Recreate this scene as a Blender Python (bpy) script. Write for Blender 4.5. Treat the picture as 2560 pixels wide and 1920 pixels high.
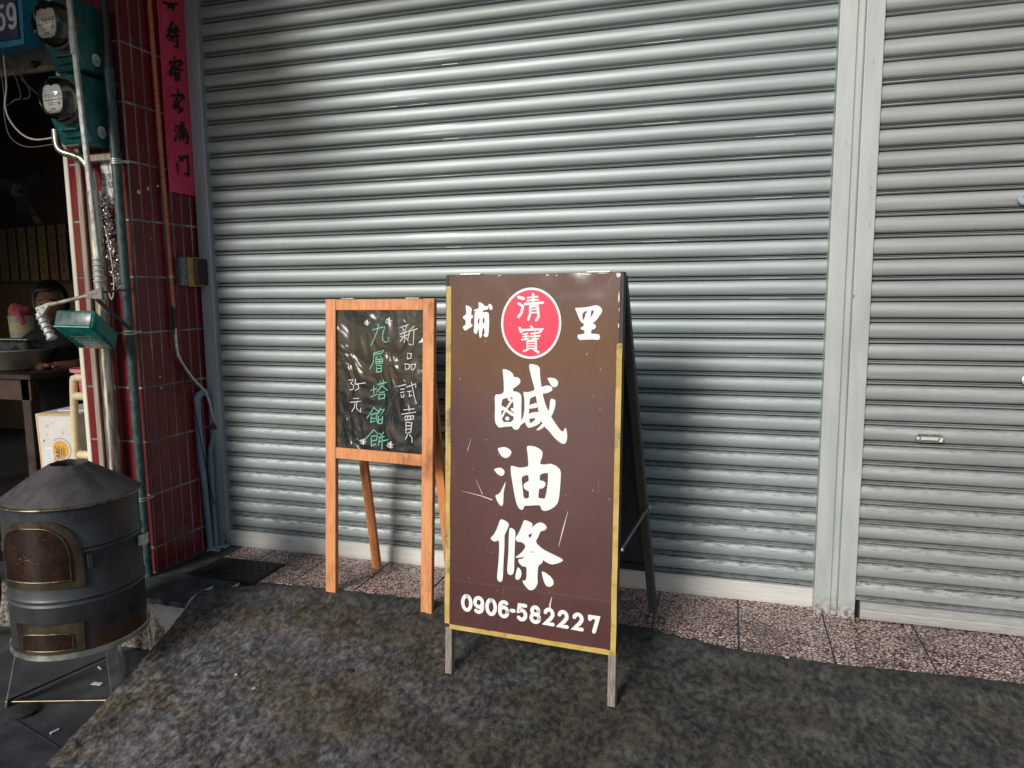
import bpy, bmesh, math, random, json
from mathutils import Vector, Matrix, noise
random.seed(7)
sc = bpy.context.scene
for o in list(bpy.data.objects): bpy.data.objects.remove(o)
COL = sc.collection
# ---------------------------------------------------------------- camera
cam = bpy.data.cameras.new('camera'); cam.sensor_width = 36; cam.lens = 36*1815.97/2560
cam.clip_start = 0.05; cam.clip_end = 500
camo = bpy.data.objects.new('camera', cam); COL.objects.link(camo); sc.camera = camo
_r = Vector((0.957534, 0.288177, -0.009136)); _u = Vector((-0.027270, 0.122065, 0.992147)); _f = Vector((-0.287029, 0.949765, -0.124740))
M = Matrix((( _r.x,_u.x,-_f.x),( _r.y,_u.y,-_f.y),( _r.z,_u.z,-_f.z))).to_4x4()
M.translation = Vector((2.57511, -3.24016, 1.35801)); camo.matrix_world = M
# ---------------------------------------------------------------- sky, sun, exposure
SUN_EL, SUN_AZ = 24.0, 20.0          # degrees; azimuth measured to the left of the shutter's normal
w = bpy.data.worlds.new('World'); sc.world = w; w.use_nodes = True
nt = w.node_tree; bg = nt.nodes['Background']; bg.inputs['Strength'].default_value = 0.095
sky = nt.nodes.new('ShaderNodeTexSky'); sky.sky_type = 'NISHITA'; sky.sun_disc = False
sky.sun_elevation = math.radians(SUN_EL); sky.sun_rotation = math.radians(180+SUN_AZ)
sky.air_density = 1.2; sky.dust_density = 0.8; sky.ozone_density = 1.0
nt.links.new(sky.outputs[0], bg.inputs[0])
sl = bpy.data.lights.new('sun', 'SUN'); sl.energy = 3.0; sl.angle = math.radians(18); sl.color = (1, .96, .90)
so = bpy.data.objects.new('sun', sl); COL.objects.link(so)
_a, _e = math.radians(SUN_AZ), math.radians(SUN_EL)
so.rotation_euler = Vector((-math.sin(_a)*math.cos(_e), -math.cos(_a)*math.cos(_e), math.sin(_e))).to_track_quat('Z', 'Y').to_euler()
so.location = (-3, -8, 6)
vs = sc.view_settings; vs.view_transform = 'Standard'; vs.look = 'None'; vs.exposure = 0.0; vs.gamma = 1; vs.use_curve_mapping = False

# ================================================================ helpers
class NT:
    def __init__(s, name):
        s.m = bpy.data.materials.new(name); s.m.use_nodes = True; s.t = s.m.node_tree
        s.b = s.t.nodes['Principled BSDF']; s.x = 0
    def n(s, typ, **kw):
        nd = s.t.nodes.new(typ)
        for k, v in kw.items(): setattr(nd, k, v)
        return nd
    def l(s, a, b): s.t.links.new(a, b)
    def set(s, **kw):
        for k, v in kw.items():
            k = {'base':'Base Color','rough':'Roughness','metal':'Metallic','spec':'Specular IOR Level','coat':'Coat Weight','coatr':'Coat Roughness','trans':'Transmission Weight'}[k]
            if isinstance(v, tuple) and len(v) == 3: v = (*v, 1)
            s.b.inputs[k].default_value = v
    def coord(s, scale=(1,1,1), world=False, rot=(0,0,0)):
        mp = s.n('ShaderNodeMapping'); mp.inputs['Scale'].default_value = scale; mp.inputs['Rotation'].default_value = rot
        if world: s.l(s.n('ShaderNodeNewGeometry').outputs['Position'], mp.inputs[0])
        else: s.l(s.n('ShaderNodeTexCoord').outputs['Object'], mp.inputs[0])
        return mp.outputs[0]
    def noise(s, co, scale, detail=4, rough=.55, dist=0):
        nd = s.n('ShaderNodeTexNoise'); nd.inputs['Scale'].default_value = scale; nd.inputs['Detail'].default_value = detail
        nd.inputs['Roughness'].default_value = rough; nd.inputs['Distortion'].default_value = dist
        s.l(co, nd.inputs['Vector']); return nd.outputs['Fac']
    def ramp(s, fac, stops, const=False):
        r = s.n('ShaderNodeValToRGB'); e = r.color_ramp.elements
        while len(e) < len(stops): e.new(.5)
        for i, (p, c) in enumerate(stops):
            e[i].position = p
            if not isinstance(c, tuple): c = (c, c, c)
            e[i].color = (*c, 1)
        if const: r.color_ramp.interpolation = 'CONSTANT'
        s.l(fac, r.inputs[0]); return r.outputs[0]
    def mix(s, fac, a, b, mode='MIX'):
        m = s.n('ShaderNodeMix'); m.data_type = 'RGBA'; m.blend_type = mode
        for sock, v in ((m.inputs[0], fac), (m.inputs[6], a), (m.inputs[7], b)):
            if hasattr(v, 'is_linked'): s.l(v, sock)
            elif isinstance(v, tuple): sock.default_value = (*v, 1)
            else: sock.default_value = v
        return m.outputs[2]
    def math(s, op, a, b=0.0, clamp=False):
        m = s.n('ShaderNodeMath', operation=op, use_clamp=clamp)
        for i, v in enumerate((a, b)):
            if hasattr(v, 'is_linked'): s.l(v, m.inputs[i])
            else: m.inputs[i].default_value = v
        return m.outputs[0]
    def bump(s, h, strength=.3, dist=.01):
        b = s.n('ShaderNodeBump'); b.inputs['Strength'].default_value = strength; b.inputs['Distance'].default_value = dist
        s.l(h, b.inputs['Height']); s.l(b.outputs[0], s.b.inputs['Normal']); return b
    def col(s, c): s.l(c, s.b.inputs['Base Color'])
    def rgh(s, c): s.l(c, s.b.inputs['Roughness'])

def simple(name, a, b=None, rough=.5, metal=0.0, scale=20, bump=.0, stretch=(1,1,1), spec=.5, detail=5, lo=.35, hi=.65, world=False, coat=0, rvar=.12, bdist=.004):
    t = NT(name); t.set(base=a, rough=rough, metal=metal, spec=spec, coat=coat)
    if b is not None:
        co = t.coord(stretch, world); f = t.noise(co, scale, detail)
        t.col(t.ramp(f, [(lo, a), (hi, b)]))
        t.rgh(t.ramp(f, [(.3, max(.02, rough-rvar)), (.7, min(1, rough+rvar))]))
        if bump: t.bump(f, bump, bdist)
    return t.m

def org(p):
    v = Vector((0,0,0))
    while p is not None: v += p.location; p = p.parent
    return v
def link(name, mesh, mat=None, parent=None, loc=None):
    o = bpy.data.objects.new(name, mesh); COL.objects.link(o)
    if mat is not None and len(mesh.materials) == 0: mesh.materials.append(mat)
    if parent is not None: o.parent = parent
    if loc is not None: o.location = loc
    return o
def tag(o, label=None, cat=None, group=None, kind=None):
    if label: o['label'] = label
    if cat: o['category'] = cat
    if group: o['group'] = group
    if kind: o['kind'] = kind
    return o
def thing(name, loc, label, cat, group=None):
    o = bpy.data.objects.new(name, None); COL.objects.link(o); o.location = loc; o.empty_display_size = .1
    return tag(o, label, cat, group)

class MB:
    """collects geometry in world coordinates"""
    def __init__(s): s.bm = bmesh.new()
    def poly(s, pts):
        vs_ = [s.bm.verts.new(p) for p in pts]
        try: return s.bm.faces.new(vs_)
        except ValueError: return None
    def hexa(s, c, bevel=0, seg=1):
        """c: 8 corners, bottom 4 (ccw) then top 4"""
        v = [s.bm.verts.new(p) for p in c]
        fs = [s.bm.faces.new([v[i] for i in q]) for q in ((3,2,1,0),(4,5,6,7),(0,1,5,4),(1,2,6,5),(2,3,7,6),(3,0,4,7))]
        if bevel:
            es = {e for f in fs for e in f.edges}
            bmesh.ops.bevel(s.bm, geom=list(es), offset=bevel, segments=seg, profile=.5, affect='EDGES')
        return s
    def box(s, a, b, bevel=0, seg=1):
        x0,y0,z0 = a; x1,y1,z1 = b
        return s.hexa([(x0,y0,z0),(x1,y0,z0),(x1,y1,z0),(x0,y1,z0),(x0,y0,z1),(x1,y0,z1),(x1,y1,z1),(x0,y1,z1)], bevel, seg)
    def obox(s, o, ax, ay, az, bevel=0, seg=1):
        """box with corner o and edge vectors"""
        o, ax, ay, az = Vector(o), Vector(ax), Vector(ay), Vector(az)
        return s.hexa([o, o+ax, o+ax+ay, o+ay, o+az, o+ax+az, o+ax+ay+az, o+ay+az], bevel, seg)
    def bar(s, p0, p1, w, h, side=(1,0,0), bevel=0, seg=1):
        p0, p1 = Vector(p0), Vector(p1); d = (p1-p0).normalized(); x = Vector(side); x = (x-d*x.dot(d)).normalized(); y = d.cross(x)
        return s.obox(p0-x*w/2-y*h/2, x*w, y*h, p1-p0, bevel, seg)
    def tube(s, pts, r, n=10, caps=True, closed=False):
        pts = [Vector(p) for p in pts]; rings = []; N = len(pts)
        rs = r if isinstance(r, (list, tuple)) else [r]*N
        up = None
        for i, p in enumerate(pts):
            if closed: d = (pts[(i+1) % N]-pts[i-1]).normalized()
            else: d = (pts[min(i+1, N-1)]-pts[max(i-1, 0)]).normalized()
            if up is None:
                up = Vector((0,0,1)) if abs(d.z) < .9 else Vector((1,0,0))
            up = (up-d*up.dot(d)).normalized(); sd = d.cross(up)
            rings.append([s.bm.verts.new(p+(up*math.cos(2*math.pi*k/n)+sd*math.sin(2*math.pi*k/n))*rs[i]) for k in range(n)])
        for i in range(N if closed else N-1):
            a, b = rings[i], rings[(i+1) % N]
            for k in range(n): s.bm.faces.new((a[k], a[(k+1) % n], b[(k+1) % n], b[k]))
        if caps and not closed:
            s.bm.faces.new(rings[0][::-1]); s.bm.faces.new(rings[-1])
        return s
    def lathe(s, prof, c, n=32, axis=(0,0,1), a0=0, a1=2*math.pi, cap=True):
        """prof: list of (r, h); revolve round axis through c"""
        c = Vector(c); az = Vector(axis).normalized(); ax = az.orthogonal().normalized()
        if abs(az.z) > .99: ax = Vector((1,0,0))
        ay = az.cross(ax); full = abs(a1-a0-2*math.pi) < 1e-6; m = n if full else n+1; rings = []
        for r, h in prof:
            rings.append([s.bm.verts.new(c+az*h+(ax*math.cos(a0+(a1-a0)*k/n)+ay*math.sin(a0+(a1-a0)*k/n))*r) for k in range(m)])
        for i in range(len(rings)-1):
            for k in range(n if full else m-1):
                a, b = rings[i], rings[i+1]; k2 = (k+1) % m
                s.bm.faces.new((a[k], a[k2], b[k2], b[k]))
        if cap and full:
            if prof[0][0] > 1e-5: s.bm.faces.new(rings[0][::-1])
            if prof[-1][0] > 1e-5: s.bm.faces.new(rings[-1])
        return s
    def sphere(s, c, r, n=10, m=7, sc_=(1,1,1)):
        bmesh.ops.create_uvsphere(s.bm, u_segments=n, v_segments=m, radius=1, matrix=Matrix.Translation(c) @ Matrix.Diagonal((r*sc_[0], r*sc_[1], r*sc_[2], 1)))
        return s
    def build(s, name, mat=None, parent=None, smooth=None, merge=True):
        if merge: bmesh.ops.remove_doubles(s.bm, verts=s.bm.verts, dist=1e-6)
        bmesh.ops.recalc_face_normals(s.bm, faces=s.bm.faces)
        o = org(parent) if parent is not None else Vector((0,0,0))
        if o.length: bmesh.ops.translate(s.bm, verts=s.bm.verts, vec=-o)
        me = bpy.data.meshes.new(name); s.bm.to_mesh(me); s.bm.free()
        if smooth is not None:
            for p in me.polygons: p.use_smooth = True
            me.set_sharp_from_angle(angle=math.radians(smooth))
        return link(name, me, mat, parent)

class Plane:
    """flat artwork laid on a board: u right, v up, millimetres"""
    def __init__(s, P0, u, v, off=.0006):
        s.P = Vector(P0); s.u = Vector(u).normalized(); v = Vector(v); s.v = (v-s.u*v.dot(s.u)).normalized(); s.n = s.u.cross(s.v); s.k = 0; s.off = off
    def __call__(s, a, b, h=0.0): return s.P+s.u*(a/1000)+s.v*(b/1000)+s.n*(h/1000)
    def layer(s):
        s.k = (s.k+1) % 24; return s.off*1000+s.k*.045
def ribbon(mb, pl, pts, w, h=None, taper=None, cap=True):
    """brush or paint stroke of width w (mm) along pts (mm) with mitred corners and round ends"""
    if h is None: h = pl.layer()
    P = [Vector((p[0], p[1])) for p in pts]; n = len(P); L, R = [], []
    for i in range(n):
        d0 = (P[i]-P[i-1]).normalized() if i else (P[1]-P[0]).normalized()
        d1 = (P[i+1]-P[i]).normalized() if i < n-1 else d0
        t = (d0+d1); t = t.normalized() if t.length > 1e-3 else d0
        nr = Vector((-t.y, t.x)); c = max(.5, abs(nr.dot(Vector((-d0.y, d0.x)))))
        ww = w*(taper[i] if taper else 1)/2/c
        L.append(P[i]+nr*ww); R.append(P[i]-nr*ww)
    if cap:
        w0 = w*(taper[0] if taper else 1)/2; w1 = w*(taper[-1] if taper else 1)/2
        a = math.atan2(*(P[1]-P[0]).yx); b = math.atan2(*(P[-1]-P[-2]).yx)
        start = [P[0]+Vector((math.cos(a+q), math.sin(a+q)))*w0 for q in (math.pi*.75, math.pi, math.pi*1.25)]
        end = [P[-1]+Vector((math.cos(b+q), math.sin(b+q)))*w1 for q in (-math.pi*.25, 0, math.pi*.25)]
    for i in range(n-1):
        mb.poly([pl(*R[i], h), pl(*R[i+1], h), pl(*L[i+1], h), pl(*L[i], h)])
    if cap:
        mb.poly([pl(*L[0], h)]+[pl(*q, h) for q in start]+[pl(*R[0], h)])
        mb.poly([pl(*R[-1], h)]+[pl(*q, h) for q in end]+[pl(*L[-1], h)])
def smooth_poly(pts, it=1):
    for _ in range(it):
        q = []
        for i in range(len(pts)):
            a, b = pts[i], pts[(i+1) % len(pts)]
            q += [(a[0]*.8+b[0]*.2, a[1]*.8+b[1]*.2), (a[0]*.2+b[0]*.8, a[1]*.2+b[1]*.8)]
        pts = q
    return pts
def curve_fill(loops):
    """filled outline with holes -> list of triangles in 2D"""
    cu = bpy.data.curves.new('outline', 'CURVE'); cu.dimensions = '2D'; cu.fill_mode = 'BOTH'
    for lp in loops:
        sp = cu.splines.new('POLY'); sp.points.add(len(lp)-1); sp.use_cyclic_u = True
        for p, q in zip(sp.points, lp): p.co = (q[0], q[1], 0, 1)
    ob = bpy.data.objects.new('outline', cu); COL.objects.link(ob); bpy.context.view_layer.update()
    me = bpy.data.meshes.new_from_object(ob.evaluated_get(bpy.context.evaluated_depsgraph_get()))
    tri = [[tuple(me.vertices[i].co.xy) for i in p.vertices] for p in me.polygons]
    bpy.data.objects.remove(ob); bpy.data.curves.remove(cu); bpy.data.meshes.remove(me)
    return tri
def text_mesh(mb, pl, body, cx, cy, size, h=None, bold=0.0, sx=1.0, rot=0.0):
    cu = bpy.data.curves.new('txt', 'FONT'); cu.body = body; cu.size = size; cu.align_x = 'CENTER'; cu.align_y = 'CENTER'; cu.offset = bold; cu.resolution_u = 3
    ob = bpy.data.objects.new('txt', cu); COL.objects.link(ob); bpy.context.view_layer.update()
    me = bpy.data.meshes.new_from_object(ob.evaluated_get(bpy.context.evaluated_depsgraph_get()))
    if h is None: h = pl.layer()
    c, s_ = math.cos(rot), math.sin(rot)
    for p in me.polygons:
        pts = []
        for i in p.vertices:
            x, y = me.vertices[i].co.x*sx, me.vertices[i].co.y
            pts.append(pl(cx+x*c-y*s_, cy+x*s_+y*c, h))
        mb.poly(pts)
    bpy.data.objects.remove(ob); bpy.data.curves.remove(cu); bpy.data.meshes.remove(me)
def catmull(pts, k=6):
    P = [Vector(p) for p in pts]; out = []
    for i in range(len(P)-1):
        a, b, c, d = P[max(i-1, 0)], P[i], P[i+1], P[min(i+2, len(P)-1)]
        for j in range(k):
            t = j/k
            out.append(.5*((2*b)+(c-a)*t+(2*a-5*b+4*c-d)*t*t+(3*b-a-3*c+d)*t**3))
    return out+[P[-1]]

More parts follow.
